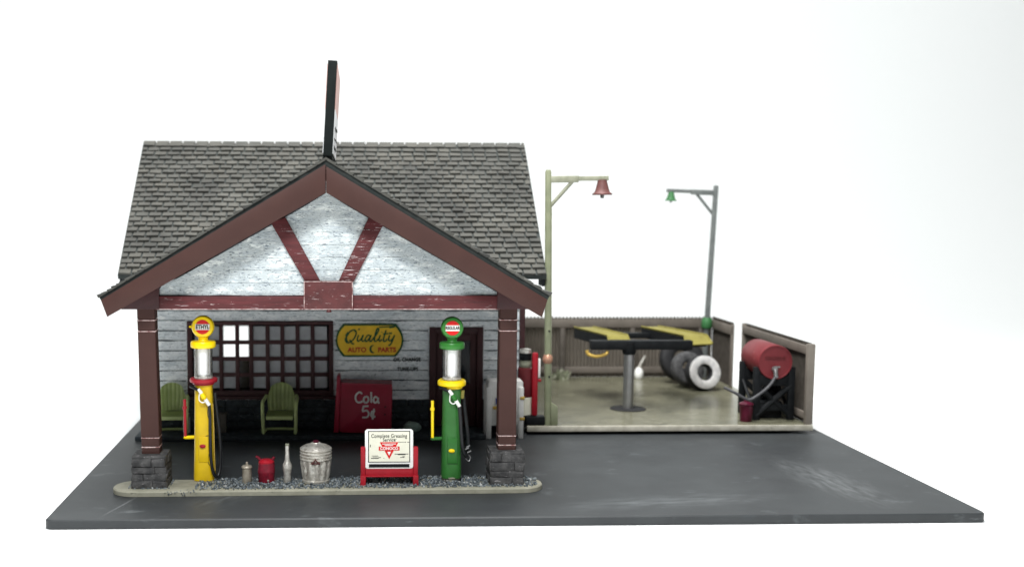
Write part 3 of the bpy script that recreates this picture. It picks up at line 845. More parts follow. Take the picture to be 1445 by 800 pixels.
# ------------------------------------------------------------------ petrol pumps
def pump(name, loc, label, kind):
    yel = kind == 'yellow'
    T = empty(name, loc, label, 'petrol pump', group='gravity petrol pumps on the island')
    mb = MB()
    if yel:
        mb.lathe([(.198,0),(.200,.05),(.182,.7),(.166,1.5),(.160,1.79)], n=32, power=3.2)
        body = mb.build('body', M['yellow_worn'], T, local=True)
        mb = MB(); mb.lathe([(.19,1.78),(.20,1.80),(.20,1.815),(.25,1.83),(.255,1.845),(.255,1.885),(.245,1.895)], n=28); mb.build('flange', M['red'], T, local=True)
    else:
        mb.lathe([(.185,.07),(.187,.12),(.180,.7),(.172,1.3),(.168,1.74)], n=32, power=2.8)
        body = mb.build('body', M['green'], T, local=True)
        mb = MB(); mb.lathe([(.165,-.02),(.165,.06),(.19,.065),(.195,.085),(.18,.10)], n=28); mb.build('foot', M['island'], T, local=True)
        mb = MB(); mb.lathe([(.16,1.72),(.20,1.74),(.20,1.765),(.255,1.79),(.262,1.81),(.262,1.86),(.24,1.89)], n=28); mb.build('flange', M['yellow'], T, local=True)
    if yel:
        mb = MB()
        for ln in ([(.10,1.42),(.085,1.25),(.12,1.1),(.10,.95),(.115,.86)], [(.115,.86),(.05,.84),(.045,.78),(-.03,.79),(-.05,.72),(-.02,.66)], [(.02,.60),(.06,.52),(.10,.50),(.08,.38),(.11,.30)]):
            p = spline([(x, -(.205 - z*.020)*(1-max(0,abs(x)-.06)**2*4.5), z) for x, z in ln], 5)
            mb.tube(p, .0055, 6)
        mb.build('paint_crack', M['rim'], T, local=True)
    # raised inspection plate and knob
    mb = MB(); mb.box(-.09, .10, -.205, -.10, .35, .84, .02); pp = mb.build('front_plate', M['yellow_worn'] if yel else M['green'], T, local=True)
    mb = MB(); mb.lathe([(.045,0),(.042,.03),(.02,.045)], (-.01, -.203, .66 if yel else .60), n=12, M=Matrix.Rotation(R(90), 4, 'X') @ Matrix.Diagonal((1.3,.8,1,1))); mb.build('knob', M['red'] if yel else M['yellow'], pp, local=True)
    # visible glass cylinder
    zt = 2.46
    mb = MB(); mb.lathe([(.168,1.895),(.168,zt)], n=40); g = mb.build('glass_cylinder', M['cylinder_glass'], T, local=True)
    mb = MB(); mb.lathe([(.122,1.896),(.122,zt-.004)], n=24); mb.build('inner_core', M['core'], g, local=True)
    mb = MB()
    for k in range(4):
        a = R(45+90*k); mb.tube([(.148*math.cos(a), .148*math.sin(a), 1.89), (.148*math.cos(a), .148*math.sin(a), zt)], .010, 8)
    mb.build('stay_rods', M['silver'], g, local=True)
    mb = MB(); mb.lathe([(.17,1.897),(.172,1.93),(.160,1.96)], n=32); mb.build('lower_collar', M['silver'], g, local=True)
    capm = M['yellow'] if yel else M['green_cap']
    mb = MB(); mb.lathe([(.19,zt-.005),(.225,zt+.01),(.232,zt+.03),(.232,zt+.10),(.215,zt+.125),(.10,zt+.135),(.085,zt+.16),(.10,zt+.20)], n=32); mb.build('cap', capm, T, local=True)
    # globe disc facing the road
    MX = Matrix.Rotation(R(90), 4, 'X')
    gz = 2.85
    gr = .205
    mb = MB(); mb.lathe([(.10,-.085),(gr-.03,-.08),(gr,-.045),(gr,.045),(gr-.02,.075),(gr-.055,.08),(.06,.08)], (0, 0, gz), n=40, M=MX)
    if yel: mb.lathe([(.02,0),(.025,.03),(.015,.05)], (-gr-.0, 0, gz), n=8, M=Matrix.Rotation(R(-90), 4, 'Y'))
    gl = mb.build('globe', capm, T, local=True)
    mb = MB(); mb.lathe([(.133,.075),(.133,.086)], (0, 0, gz), n=40, M=MX); mb.build('lens', M['red_decal'], gl, local=True)
    mb = MB(); hw = .130; mb.prism([(-hw, -.052), (hw, -.052), (hw, .052), (-hw, .052)], -.091, -.08, M=Matrix.Translation((0, 0, gz))); mb.build('name_band', M['white'], gl, local=True)
    text('lettering', 'ETHYL' if yel else 'REGULAR', .102 if yel else .086, (0, -.092, gz), M['ink'], gl, local=True, bold=.004, sx=.82 if yel else .70, extrude=.002)
    # crank arm
    mb = MB(); mb.tube([(-.16, 0, .79), (-.35, -.01, .785), (-.375, -.01, .80)], .033, 10); ca = mb.build('crank_arm', M['yellow'] if yel else M['green'], T, local=True)
    mb = MB()
    mb.tube([(-.35, -.01, .80), (-.355, -.01, 1.50)], .028, 10)
    mb.tube([(-.355, -.01, 1.32), (-.355, -.01, 1.37)], .042, 10)
    mb.build('crank_handle', M['red'] if yel else M['yellow'], ca, local=True)
    # nozzle hung below the flange
    mb = MB(); mb.tube([(-.23, -.10, 1.76), (-.14, -.20, 1.735), (-.06, -.225, 1.70)], .030, 10); mb.tube([(-.06, -.225, 1.70), (.0, -.235, 1.63)], .026, 10)
    nh = mb.build('nozzle_hook', M['hose'], T, local=True)
    mb = MB(); mb.tube([(-.07, -.245, 1.73), (-.02, -.25, 1.66), (.03, -.255, 1.58)], [.028, .034, .03], 10)
    mb.tube([(.035, -.255, 1.575), (.075, -.25, 1.51), (.125, -.245, 1.43)], [.036, .036, .034], 12)
    mb.tube([tuple(p) for p in spline([(-.05, -.25, 1.64), (-.055, -.26, 1.53), (.0, -.26, 1.48), (.06, -.255, 1.50)], 5)], .011, 8)
    nz = mb.build('nozzle', M['white'], T, local=True)
    mb = MB(); mb.tube([(-.01, -.262, 1.645), (.035, -.268, 1.575), (.05, -.265, 1.545)], [.040, .052, .035], 12); mb.build('grip', M['yellow'] if yel else M['green_cap'], nz, local=True)
    # hose looping down the right-hand side
    mb = MB()
    h = [(.125, -.245, 1.43), (.135, -.24, 1.20), (.135, -.235, .80), (.15, -.24, .35), (.20, -.22, .12), (.265, -.16, .11), (.30, -.08, .35), (.285, -.02, .80), (.235, .0, 1.25), (.20, .0, 1.62)]
    if not yel: h = [(.125, -.245, 1.43), (.145, -.24, 1.2), (.165, -.235, .9), (.19, -.23, .65), (.25, -.20, .50), (.30, -.14, .55), (.30, -.06, .85), (.255, -.02, 1.25), (.20, .0, 1.68)]
    mb.tube(spline(h, 8), .030 if yel else .034, 10)
    mb.build('hose', M['hose'], T, local=True)
    if yel:
        mb = MB(); mb.tube(spline([(.185, -.20, 1.45), (.20, -.22, 1.0), (.205, -.215, .5), (.215, -.2, .2)], 6), .008, 6); mb.build('hose_guide', M['gold'], T, local=True)
    else:
        mb = MB()
        for (px, pz) in ((.29,.62),(.31,.66),(.27,.48),(.33,.56)): mb.tube([(px-.05, -.20, pz), (px+.02, -.18, pz+.03)], .014, 8)
        mb.tube(spline([(.25,-.2,.45),(.31,-.2,.40),(.34,-.18,.47),(.30,-.18,.52)], 5), .010, 6)
        mb.build('hose_clamp', M['steel'], T, local=True)
        mb = MB(); mb.tube([(.19, -.06, 1.55), (.20, -.06, 1.70)], .035, 10); mb.build('hose_socket', M['yellow_rail'], T, local=True)
    return T
pump('petrol_pump', (-2.655, .10, .115), 'yellow petrol pump with red flange and red round lens reading ETHYL', 'yellow')
pump('petrol_pump', (1.925, -.13, .115), 'green petrol pump with yellow flange and round lens reading REGULAR', 'green')

# ------------------------------------------------------------------ small things on the island
c = (-.58, -.22, .125)
T = empty('trash_can', c, 'ribbed tarnished silver dustbin with domed lid beside the red sign stand', 'dustbin')
mb = MB()
prof = [(.245,0),(.255,.015),(.255,.05),(.235,.06)]
for i in range(9): prof.append((.238+.045*i/8, .06+.36*i/8))
mb.lathe(prof, n=96, flute=lambda a, z: 1.0 + (.045*math.copysign(abs(math.sin(a*12))**.6, math.sin(a*12)) if .07 < z < .41 else 0))
mb.build('body', M['tarnish'], T, local=True)
mb = MB()
prof = [(.27,.42)]
for k in range(3):
    z0 = .425+.058*k; prof += [(.268,z0),(.296,z0+.014),(.296,z0+.03),(.266,z0+.046)]
mb.lathe(prof + [(.27,.60)], n=48); mb.build('rim_bands', M['tarnish'], T, local=True)
mb = MB(); mb.lathe([(.285,.60),(.295,.61),(.29,.635),(.255,.66),(.25,.655),(.21,.685),(.175,.695),(.17,.688),(.12,.715),(.085,.725),(.08,.735)], n=48); ld = mb.build('lid', M['tarnish'], T, local=True)
mb = MB(); mb.lathe([(.05,.732),(.055,.75),(.04,.77),(.015,.78)], n=16, flute=lambda a, z: 1+.12*math.sin(3*a)); mb.build('lid_knob', M['magenta'], ld, local=True)
mb = MB()
mb.tube([(-.075,-.285,.40),(-.04,-.315,.42),(.0,-.32,.475),(.04,-.315,.42),(.075,-.285,.40)], .018, 8); mb.tube([(-.075,-.29,.395),(.075,-.29,.395)], .016, 8)
mb.build('side_handle', M['rust'], T, local=True)

T = empty('oil_bottle', (-1.105, -.25, .12), 'slim silver long-necked bottle left of the ribbed dustbin', 'bottle')
mb = MB(); mb.lathe([(.062,0),(.070,.02),(.066,.16),(.080,.24),(.086,.29),(.080,.34),(.056,.39),(.042,.44),(.036,.55),(.034,.68),(.030,.70)], n=24); mb.build('body', M['silver'], T, local=True)
mb = MB(); mb.lathe([(.036,.685),(.038,.71),(.032,.725)], n=16); mb.build('stopper', M['post_light'], T, local=True)

T = empty('fuel_can', (-1.49, -.22, .12), 'dented crimson jerrycan with two stub spouts between the silver can and bottle', 'fuel can')
mb = MB(); vs = mb.lathe([(.135,0),(.150,.02),(.150,.17),(.158,.19),(.158,.23),(.148,.25),(.150,.33),(.140,.37)], n=24, power=3)
for v in vs: v.co += mn.noise_vector(v.co*11)*.012
mb.build('body', M['can_red'], T, local=True)
mb = MB(); mb.lathe([(.142,.365),(.145,.39),(.11,.425),(.05,.435)], n=20, power=2.6); tp = mb.build('top', M['red'], T, local=True)
mb = MB(); mb.tube([(-.09,-.02,.40),(-.15,-.03,.47),(-.19,-.03,.49)], [.03,.028,.02], 10); mb.tube([(.09,0,.40),(.13,-.01,.45),(.145,-.01,.475)], [.03,.03,.022], 10); mb.build('spout', M['can_red'], tp, local=True)
mb = MB(); mb.lathe([(.022,0),(.012,.012)], (.04, -.15, .06), n=8, M=Matrix.Rotation(R(90),4,'X')); mb.build('tap', M['silver'], T, local=True)

T = empty('oil_can', (-1.845, -.25, .115), 'small capped pewter oil can nearest the yellow pump', 'oil can')
mb = MB(); mb.lathe([(.085,0),(.09,.02),(.084,.27),(.086,.29)], n=24); mb.build('body', M['pewter'], T, local=True)
mb = MB(); mb.lathe([(.100,.285),(.102,.30),(.085,.325),(.04,.34),(.022,.345),(.024,.38),(.012,.395)], n=24); mb.build('lid', M['pewter'], T, local=True)

# sign stand
T = empty('sign_stand', (.765, -.45, .105), 'red metal sign stand with a cream greasing advertisement board on the gravel', 'sign stand')
for sx in (-1, 1):
    mb = MB(); mb.box(sx*.48-.045, sx*.48+.045, -.06, .04, .10, .72, .02)
    mb.box(sx*.48-.05, sx*.48+.05, -.11, -.01, 0, .20, .012)
    mb.box(sx*.45-.04, sx*.45+.04, .16, .24, 0, .10, .01, M=Matrix.Translation((0,0,.02)))
    mb.tube([(sx*.47, -.02, .26), (sx*.46, .20, .06)], .032, 8)
    mb.build('leg', M['red'], T, local=True)
mb = MB(); mb.box(-.435, .435, -.045, .02, .165, .32, .012); mb.box(-.435, .435, -.07, -.03, .165, .19, .008); mb.build('cross_bar', M['red'], T, local=True)
TB = Matrix.Translation((-.005, -.03, .315)) @ Matrix.Rotation(R(-6), 4, 'X')
def rrect(x0_, x1_, z0_, z1_, r):
    p = []
    for cx, cz, a0 in ((x1_-r, z0_+r, -90), (x1_-r, z1_-r, 0), (x0_+r, z1_-r, 90), (x0_+r, z0_+r, 180)):
        for i in range(5):
            a = R(a0+22.5*i); p.append((cx+r*math.cos(a), cz+r*math.sin(a)))
    return p
mb = MB(); mb.prism(rrect(-.44, .44, 0, .72, .05), -.02, .02, .006, M=TB); bd = mb.build('board', M['white'], T, local=True)
mb = MB(); mb.box(-.37, .37, -.026, -.018, .025, .085, M=TB); mb.build('slot', M['black'], bd, local=True)
mb = MB(); mb.box(-.385, .385, -.0225, -.0195, .115, .69, M=TB); mb.build('edge_line', M['ink'], bd, local=True)
mb = MB(); mb.box(-.368, .368, -.0245, -.0205, .130, .675, M=TB); mb.build('face', M['cream'], bd, local=True)
def btext(s, size, x, z, m, bold=.003, sx=1.0, sp=1.0):
    o = text('lettering', s, size, (0,0,0), m, bd, local=True, bold=bold, sx=sx, extrude=.0015, space=sp, rot=(R(90),0,0))
    o.data.transform(TB @ Matrix.Translation((x, -.0262, z)))
    return o
btext('Complete Greasing', .096, 0, .595, M['ink'], bold=.0015, sx=.80, sp=1.08)
btext('Service', .088, .0, .525, M['ink'], bold=.0015, sx=.86, sp=1.06)
mb = MB(); mb.prism([(-.17,.485),(.17,.485),(0,.175)][::-1], -.0285, -.024, M=TB); lg = mb.build('emblem', M['red_decal'], bd, local=True)
mb = MB()
outer = [(-.105,.425),(.105,.425),(0,.215)]
for (za, zb, xa) in ((.447, .460, .125),):
    mb.prism([(-xa,za),(xa,za),(xa,zb),(-xa,zb)], -.0315, -.028, M=TB)
mb.prism([(-.085,.432),(.075,.432),(.065,.418),(-.075,.418)], -.0315, -.028, M=TB)
mb.prism([(-.032,.310),(.032,.310),(0,.240)], -.0315, -.028, M=TB)
mb.build('emblem_marks', M['white'], lg, local=True)
mb = MB(); mb.prism([(-.19,.335),(.19,.335),(.19,.405),(-.19,.405)], -.0335, -.029, M=TB); mb.build('emblem_band', M['red_decal'], lg, local=True)
o = btext('CONOCO', .072, 0, .370, M['white'], bold=.002, sx=.98); o.data.transform(Matrix.Translation((0, -.0085, 0)))
mb = MB()
for (xa, xb, za, zb) in ((.17,.27,.480,.488),(.28,.31,.478,.490),(.33,.37,.477,.487),(-.35,-.335,.395,.44),(.10,.35,.262,.274),(.16,.30,.250,.262),(.20,.28,.20,.212),(.24,.29,.218,.226),(-.32,-.20,.232,.240),(-.30,-.19,.215,.222),(-.33,-.19,.185,.200),(-.19,-.15,.200,.212),(-.11,-.08,.190,.194),(.08,.14,.535,.540)):
    mb.box(xa, xb, -.0268, -.024, za, zb, M=TB)
mb.build('small_print', M['ink'], bd, local=True)

# ------------------------------------------------------------------ porch furniture
def lawn_chair(loc, label, rz):
    T = empty('lawn_chair', loc, label, 'lawn chair', rz, group='green metal lawn chairs on the porch')
    # scalloped shell back: fluted arch panel leaning back
    mb = MB()
    NX, NZ = 42, 14
    W = .64
    grid = []
    for j in range(NZ+1):
        row = []
        for i in range(NX+1):
            u = -1 + 2*i/NX
            top = 1.08 - .20*abs(u)**2.4 - .16*max(0, abs(u)-.75)/.25
            z = .46 + (top-.46)*j/NZ
            w = W/2*(.90 + .10*min(1, (z-.46)/.3))
            fl = .016*abs(math.sin(u*math.pi*3.5))
            y = .20 + (z-.46)*.14 - .05*u*u*0 - fl + .06*(1-u*u)
            row.append(mb.bm.verts.new((u*w, y, z)))
        grid.append(row)
    for j in range(NZ):
        for i in range(NX): mb.bm.faces.new((grid[j][i], grid[j][i+1], grid[j+1][i+1], grid[j+1][i]))
    r = bmesh.ops.solidify(mb.bm, geom=list(mb.bm.faces), thickness=.02)
    mb.build('backrest', M['chair'], T, local=True)
    mb = MB()
    seat = []
    for j in range(7):
        t = j/6
        y = -.26 + .50*t; z = .40 + .05*t - (.05*(1-t)**3) + .0
        seat.append([mb.bm.verts.new((x*(.30), y, z + .02*x*x)) for x in (-1,-.66,-.33,0,.33,.66,1)])
    for j in range(6):
        for i in range(6): mb.bm.faces.new((seat[j][i], seat[j][i+1], seat[j+1][i+1], seat[j+1][i]))
    bmesh.ops.solidify(mb.bm, geom=list(mb.bm.faces), thickness=.04)
    mb.build('seat', M['chair'], T, local=True)
    for sx in (-1, 1):
        mb = MB()
        pts = [(sx*.34, .30, .78), (sx*.365, .15, .74), (sx*.375, -.10, .72), (sx*.375, -.25, .68), (sx*.37, -.30, .55), (sx*.365, -.28, .30), (sx*.355, -.27, .035)]
        mb.tube(spline(pts, 5), .038, 10); mb.build('arm_leg', M['chair'], T, local=True)
    mb = MB(); mb.tube(spline([(-.355,-.27,.03),(-.34,.05,.03),(-.28,.24,.03),(.28,.24,.03),(.34,.05,.03),(.355,-.27,.03)], 6), .028, 8); mb.build('base_rail', M['chair'], T, local=True)
    mb = MB(); mb.box(-.30, .30, -.28, -.24, .33, .41, .01); mb.build('apron', M['chair'], T, local=True)
    return T
lawn_chair((-3.93, 4.66, .108), 'green metal lawn chair half hidden behind the left canopy post', R(4))
lawn_chair((-1.50, 4.66, .108), 'green metal lawn chair with scalloped back under the shop window', R(-2))

T = empty('drink_cooler', (.40, 4.62, .108), 'crimson chest cooler with chalky hand lettering reading Cola on the porch', 'drink cooler')
mb = MB(); mb.prism(rrect(-.18, .98, .0+.115, 1.20, .07), 4.40, 4.98, .02); mb.build('chest', M['red_dark'], T)
mb = MB(); mb.prism([(-.30,.115),(-.19,.115),(-.17,1.16),(-.20,1.38),(-.26,1.38)], 4.38, 4.95, .015); mb.build('side_panel', M['red_dark'], T)
mb = MB(); mb.prism(rrect(-.17, .97, 1.185, 1.235, .02), 4.385, 4.99); mb.build('lid', M['red_dark'], T)
yl = 4.392
mb = MB()
let = [
 [(.75,.85),(.45,1.0),(.12,.75),(.05,.4),(.25,.05),(.65,.05),(.80,.2)],
 [(1.15,.6),(.95,.45),(.98,.1),(1.25,.02),(1.45,.25),(1.38,.55),(1.15,.6)],
 [(1.72,1.05),(1.75,.5),(1.78,.02)],
 [(2.45,.5),(2.15,.6),(2.0,.3),(2.15,.03),(2.42,.2),(2.5,.5),(2.5,.15),(2.62,.0)],
]
strokes(mb, let, .155, .80, .205, .235, yl, .021)
let5 = [[(.75,1.0),(.15,.95)], [(.22,.96),(.16,.55),(.55,.62),(.8,.38),(.65,.05),(.12,.0)], [(1.45,.55),(1.15,.55),(1.05,.25),(1.2,.05),(1.5,.12)], [(1.35,.8),(1.22,-.15)]]
strokes(mb, let5, .30, .47, .21, .26, yl, .021)
mb.build('hand_lettering', M['chalk'], T)
mb = MB(); mb.lathe([(.02,0),(.01,.015)], (.83,4.39,.72), n=8, M=Matrix.Rotation(R(90),4,'X')); mb.lathe([(.02,0),(.01,.015)], (.83,4.39,.55), n=8, M=Matrix.Rotation(R(90),4,'X')); mb.build('studs', M['maroon_dark'], T)

mb = MB()
r = bmesh.ops.create_uvsphere(mb.bm, u_segments=24, v_segments=14, radius=1)
for v in r['verts']:
    p = v.co.copy(); v.co = Vector((p.x*.20, p.y*.15, max(p.z, -.7)*.125+.0875)) + mn.noise_vector(p*2.2)*.03
    v.co += Vector((1.46, 4.72, .112))
tag(mb.build('cloth_bundle', M['pale_green'], base=(1.46, 4.72, .11)), 'pale green rounded bundle on the porch beside the crimson cooler', 'bundle')
T = empty('milk_can', (-3.60, 4.72, .108), 'white can standing on the porch behind the yellow pump crank', 'can')
mb = MB(); mb.lathe([(.075,0),(.08,.02),(.078,.32),(.055,.37)], n=20); mb.build('body', M['white'], T, local=True)
mb = MB(); mb.lathe([(.055,.368),(.055,.41),(.062,.415),(.06,.435)], n=20); mb.build('lid', M['white'], T, local=True)
T = empty('waste_box', (-2.83, 4.75, .108), 'dull brown open box on the porch behind the yellow pump', 'box')
mb = MB()
for a, b_, c_, d in ((-.11,.11,-.11,-.09),(-.11,.11,.09,.11),(-.11,-.09,-.089,.089),(.09,.11,-.089,.089)): mb.box(a, b_, c_, d, 0, .39)
mb.box(-.089, .089, -.089, .089, 0, .02); mb.build('side', M['dull_box'], T, local=True)
mb = MB(); mb.box(-.125, .125, -.125, -.085, .39, .42, .006); mb.box(-.125,.125,.085,.125,.39,.42,.006); mb.build('rim', M['dull_box'], T, local=True)

# (cooler leans a little to one side)
for o in list(col.objects):
    if o.name == 'drink_cooler': o.rotation_euler = (0, R(1.6), R(-1.5)); o.location.z += .012
# white ice chest on legs beside the right-hand post
T = empty('ice_chest', (3.525, 4.55, 0), 'white enamel ice chest on legs with brass fittings behind the right canopy post', 'ice chest')
mb = MB(); mb.prism(rrect(3.14, 3.92, .29, 1.30, .05), 4.36, 4.86, .02); bd2 = mb.build('chest', M['white'], T)
mb = MB(); mb.box(3.30, 3.76, 4.335, 4.358, .40, .98, .008); mb.build('front_door', M['white'], T)
mb = MB(); mb.box(3.30, 3.40, 4.322, 4.334, .78, .92); mb.build('label', M['blue'], T)
for px, pz in ((3.90,.92),(3.90,.45),(3.30,.70)):
    mb = MB(); mb.box(px-.06, px+.05, 4.30, 4.36, pz-.035, pz+.035, .01); mb.build('hinge', M['gold'], T)
for sx, yy in ((3.14, 4.36), (3.86, 4.36), (3.14, 4.80), (3.86, 4.80)):
    mb = MB(); mb.box(sx-.05, sx+.07, yy-.05, yy+.05, 0, 1.16, .02, M=None); mb.build('leg', M['white'], T)

# ------------------------------------------------------------------ service yard
YX0, YX1, YY0, YY1 = 4.08, 10.66, 4.74, 12.70
mb = MB(); mb.box(YX0, YX1, YY0+.051, YY1, .08, .198); sl = mb.build('concrete_pad', M['slab'], base=(7.4, 8.5, 0))
tag(sl, 'stained olive concrete pad of the service yard right of the station', 'concrete pad', kind='structure')
mb = MB(); mb.box(YX0, YX1+.01, YY0, YY0+.05, .075, .205, .010); mb.build('curb', M['slab_edge'], sl, base=None)
for o in sl.children: pass
# feet blocks that carry the pad
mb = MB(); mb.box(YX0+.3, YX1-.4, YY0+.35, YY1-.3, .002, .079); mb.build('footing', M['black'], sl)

def corrugated(mb, p0, p1, z0, z1, nrm, period=.105, amp=.026):
    p0, p1 = Vector(p0), Vector(p1); L = (p1-p0).length; d = (p1-p0)/L; nrm = Vector(nrm)
    n = int(L/period*8)
    rows = []
    for i in range(n+1):
        s = L*i/n; w = amp*math.sin(2*math.pi*s/period)
        p = p0 + d*s + nrm*w
        rows.append((mb.bm.verts.new((p.x, p.y, z0)), mb.bm.verts.new((p.x, p.y, z1 + .032*math.cos(2*math.pi*s/period)))))
    for a, b in zip(rows, rows[1:]): mb.bm.faces.new((a[0], b[0], b[1], a[1]))
    bmesh.ops.solidify(mb.bm, geom=list(mb.bm.faces), thickness=.012)
FT = 1.95
T = empty('corrugated_fence', (7.3, 12.4, .2), 'long brown corrugated fence with return panel along the back of the yard', 'fence')
mb = MB(); corrugated(mb, (4.05,12.45,0), (10.62,12.45,0), .2, FT, (0,1,0)); mb.build('back_sheet', M['fence'], T, ang=60)
mb = MB(); corrugated(mb, (10.62,12.40,0), (10.62,10.50,0), .2, FT+.0, (1,0,0)); mb.build('return_sheet', M['fence_dark'], T, ang=60)  # return panel's shade put in as a darker sheet colour
mb = MB(); mb.box(4.05, 10.56, 12.34, 12.41, FT-.30, FT-.06, .01); mb.build('top_rail', M['fence_rail'], T)
mb = MB(); mb.box(4.05, 10.56, 12.34, 12.41, .32, .50, .01); mb.build('bottom_rail', M['fence_rail'], T)
mb = MB(); mb.box(10.52, 10.585, 10.42, 12.33, FT-.30, FT-.06, .01); mb.build('return_rail', M['fence_rail'], T)
for x in (4.3, 6.15, 8.2, 10.2):
    mb = MB(); mb.box(x, x+.13, 12.29, 12.339, .2, FT-.31, .008); mb.build('fence_post', M['fence_dark'], T)
mb = MB(); mb.box(10.54, 10.63, 10.42, 10.495, .2, FT-.02, .01); mb.build('end_post', M['fence_rail'], T)
T = empty('corrugated_fence', (10.6, 7.4, .2), 'short corrugated fence panel in pale frame standing beside the red tank', 'fence')
mb = MB(); corrugated(mb, (10.64,9.50,0), (10.64,4.95,0), .205, 2.04, (1,0,0)); mb.build('sheet', M['fence_dark'], T, ang=60)  # shade on this inner panel comes from the darker colour
mb = MB(); mb.box(10.545, 10.61, 4.95, 9.50, 1.80, 2.0, .01); mb.build('top_rail', M['fence_rail'], T)
mb = MB(); mb.box(10.545, 10.61, 4.95, 9.50, .30, .46, .01); mb.build('bottom_rail', M['fence_rail'], T)
for y, hw in ((4.78, .0), (9.50, .05)):
    mb = MB(); mb.box(10.50+hw, 10.675, y, y+.14-hw, .206, 2.06, .015); mb.build('end_post', M['fence_post'], T)

# lamp posts
def lamp(loc, label, direction, H, arm, post_m, edge_m, shade_m, rot, ball, shade_s):
    T = empty('yard_lamp', loc, label, 'yard lamp', rot=rot, group='goose arm lamps of the yard')
    mb = MB(); mb.lathe([(.080,0),(.075,H*.5),(.068,H-.05),(.05,H)], n=12, power=3); mb.build('post', post_m, T, local=True)
    if edge_m:
        mb = MB(); mb.box(.045, .083, -.045, -.0, .05, H-.85, .008); mb.build('edge_highlight', edge_m, T, local=True)  # bright edge of the post put in as a pale strip
    za = H-.20
    d = direction
    mb = MB(); xs = sorted((d*.05, d*arm*.5)); mb.box(xs[0], xs[1], -.05, .05, za-.09, za+.06, .012)
    xs = sorted((d*arm*.5, d*arm)); mb.box(xs[0], xs[1], -.042, .042, za-.055, za+.05, .010); ar = mb.build('arm', post_m if not edge_m else edge_m, T, local=True)
    mb = MB(); mb.tube([(d*.04, 0, za-.62), (d*.56, 0, za-.05)], .042, 8); mb.build('strut', edge_m or post_m, T, local=True)
    mb = MB()
    s = shade_s
    mb.lathe([(.11*s,0),(.115*s,-.04*s),(.16*s,-.22*s),(.19*s,-.30*s),(.245*s,-.34*s),(.24*s,-.37*s),(.15*s,-.36*s),(.05*s,-.37*s)], (d*(arm-.14), 0, za-.035), n=28); sh = mb.build('lamp_shade', shade_m, T, local=True)
    mb = MB(); mb.lathe([(.03*s,-.45*s),(.05*s,-.43*s),(.05*s,-.35*s)], (d*(arm-.14), 0, za-.035), n=12); mb.build('bulb', M['steel'], sh, local=True)
    if ball:
        mb = MB(); mb.lathe([(.02,-.13),(.085,-.10),(.115,-.03),(.115,.03),(.085,.10),(.02,.13)], (.0, 0, 1.52), n=20); mb.build('collar_ball', M['copper'], T, local=True)
    return T
L1 = lamp((4.575, 4.93, .20), 'tall pale olive lamp post with rust coloured bell shade at the yard front', 1, 5.78, 1.36, M['post_olive'], M['post_light'], M['rust'], (0, R(-.8), 0), True, .92)
mb = MB(); mb.prism([(.06,0),(.22,0),(.22,.42),(.06,.54)], -.10, .14, .012); mb.build('base_block', M['post_olive'], L1, local=True)
mb = MB(); mb.lathe([(.025,0),(.02,.01)], (.02,-.085,2.16), n=8, M=Matrix.Rotation(R(90),4,'X')); mb.lathe([(.025,0),(.02,.01)], (.02,-.085,1.12), n=8, M=Matrix.Rotation(R(90),4,'X')); mb.build('bolts', M['black'], L1, local=True)
L2 = lamp((10.33, 12.18, .20), 'leaning grey lamp post with small green shade at the back fence', -1, 5.55, 1.42, M['post_grey'], None, M['shade_green'], (0, R(2.1), 0), False, .70)
mb = MB(); mb.lathe([(.13,1.45),(.16,1.52),(.15,1.68),(.11,1.76)], n=16); mb.build('foot_sleeve', M['shade_green'], L2, local=True)

# red oil dispenser by the lamp
T = empty('oil_dispenser', (4.27, 5.0, .2), 'red upright oil dispenser on black foot between ice chest and lamp post', 'oil dispenser')
mb = MB(); mb.box(4.06, 4.50, 4.84, 5.14, .206, .40, .02); mb.build('foot', M['black'], T)
mb = MB(); mb.box(4.205, 4.345, 4.94, 5.06, .40, 1.86, .045); mb.box(4.345, 4.42, 4.96, 5.04, 1.18, 1.25, .02); mb.build('upright', M['red'], T)
mb = MB(); mb.box(4.348, 4.40, 4.97, 5.05, 1.28, 1.72, .015); mb.build('gauge_tube', M['white'], T)
mb = MB(); mb.lathe([(.15,.62),(.17,.66),(.175,1.0),(.165,1.28),(.10,1.30)], (4.07, 5.12, .2), n=24); mb.build('drum', M['red_tank'], T)
mb = MB(); mb.lathe([(.10,1.29),(.13,1.33),(.14,1.40),(.11,1.47)], (4.07, 5.12, .2), n=20); mb.build('globe', M['post_light'], T)
mb = MB(); mb.lathe([(.13,1.472),(.14,1.49),(.14,1.62),(.12,1.63)], (4.07, 5.12, .2), n=20); mb.build('black_band', M['black'], T)
mb = MB(); mb.lathe([(.14,1.632),(.145,1.65),(.13,1.72),(.05,1.74)], (4.07, 5.12, .2), n=20); mb.build('cap', M['silver'], T)
mb = MB(); mb.lathe([(.15,.20),(.17,.22),(.17,.60),(.15,.615)], (4.07, 5.12, .2), n=20); mb.build('lower_drum', M['cream'], T)

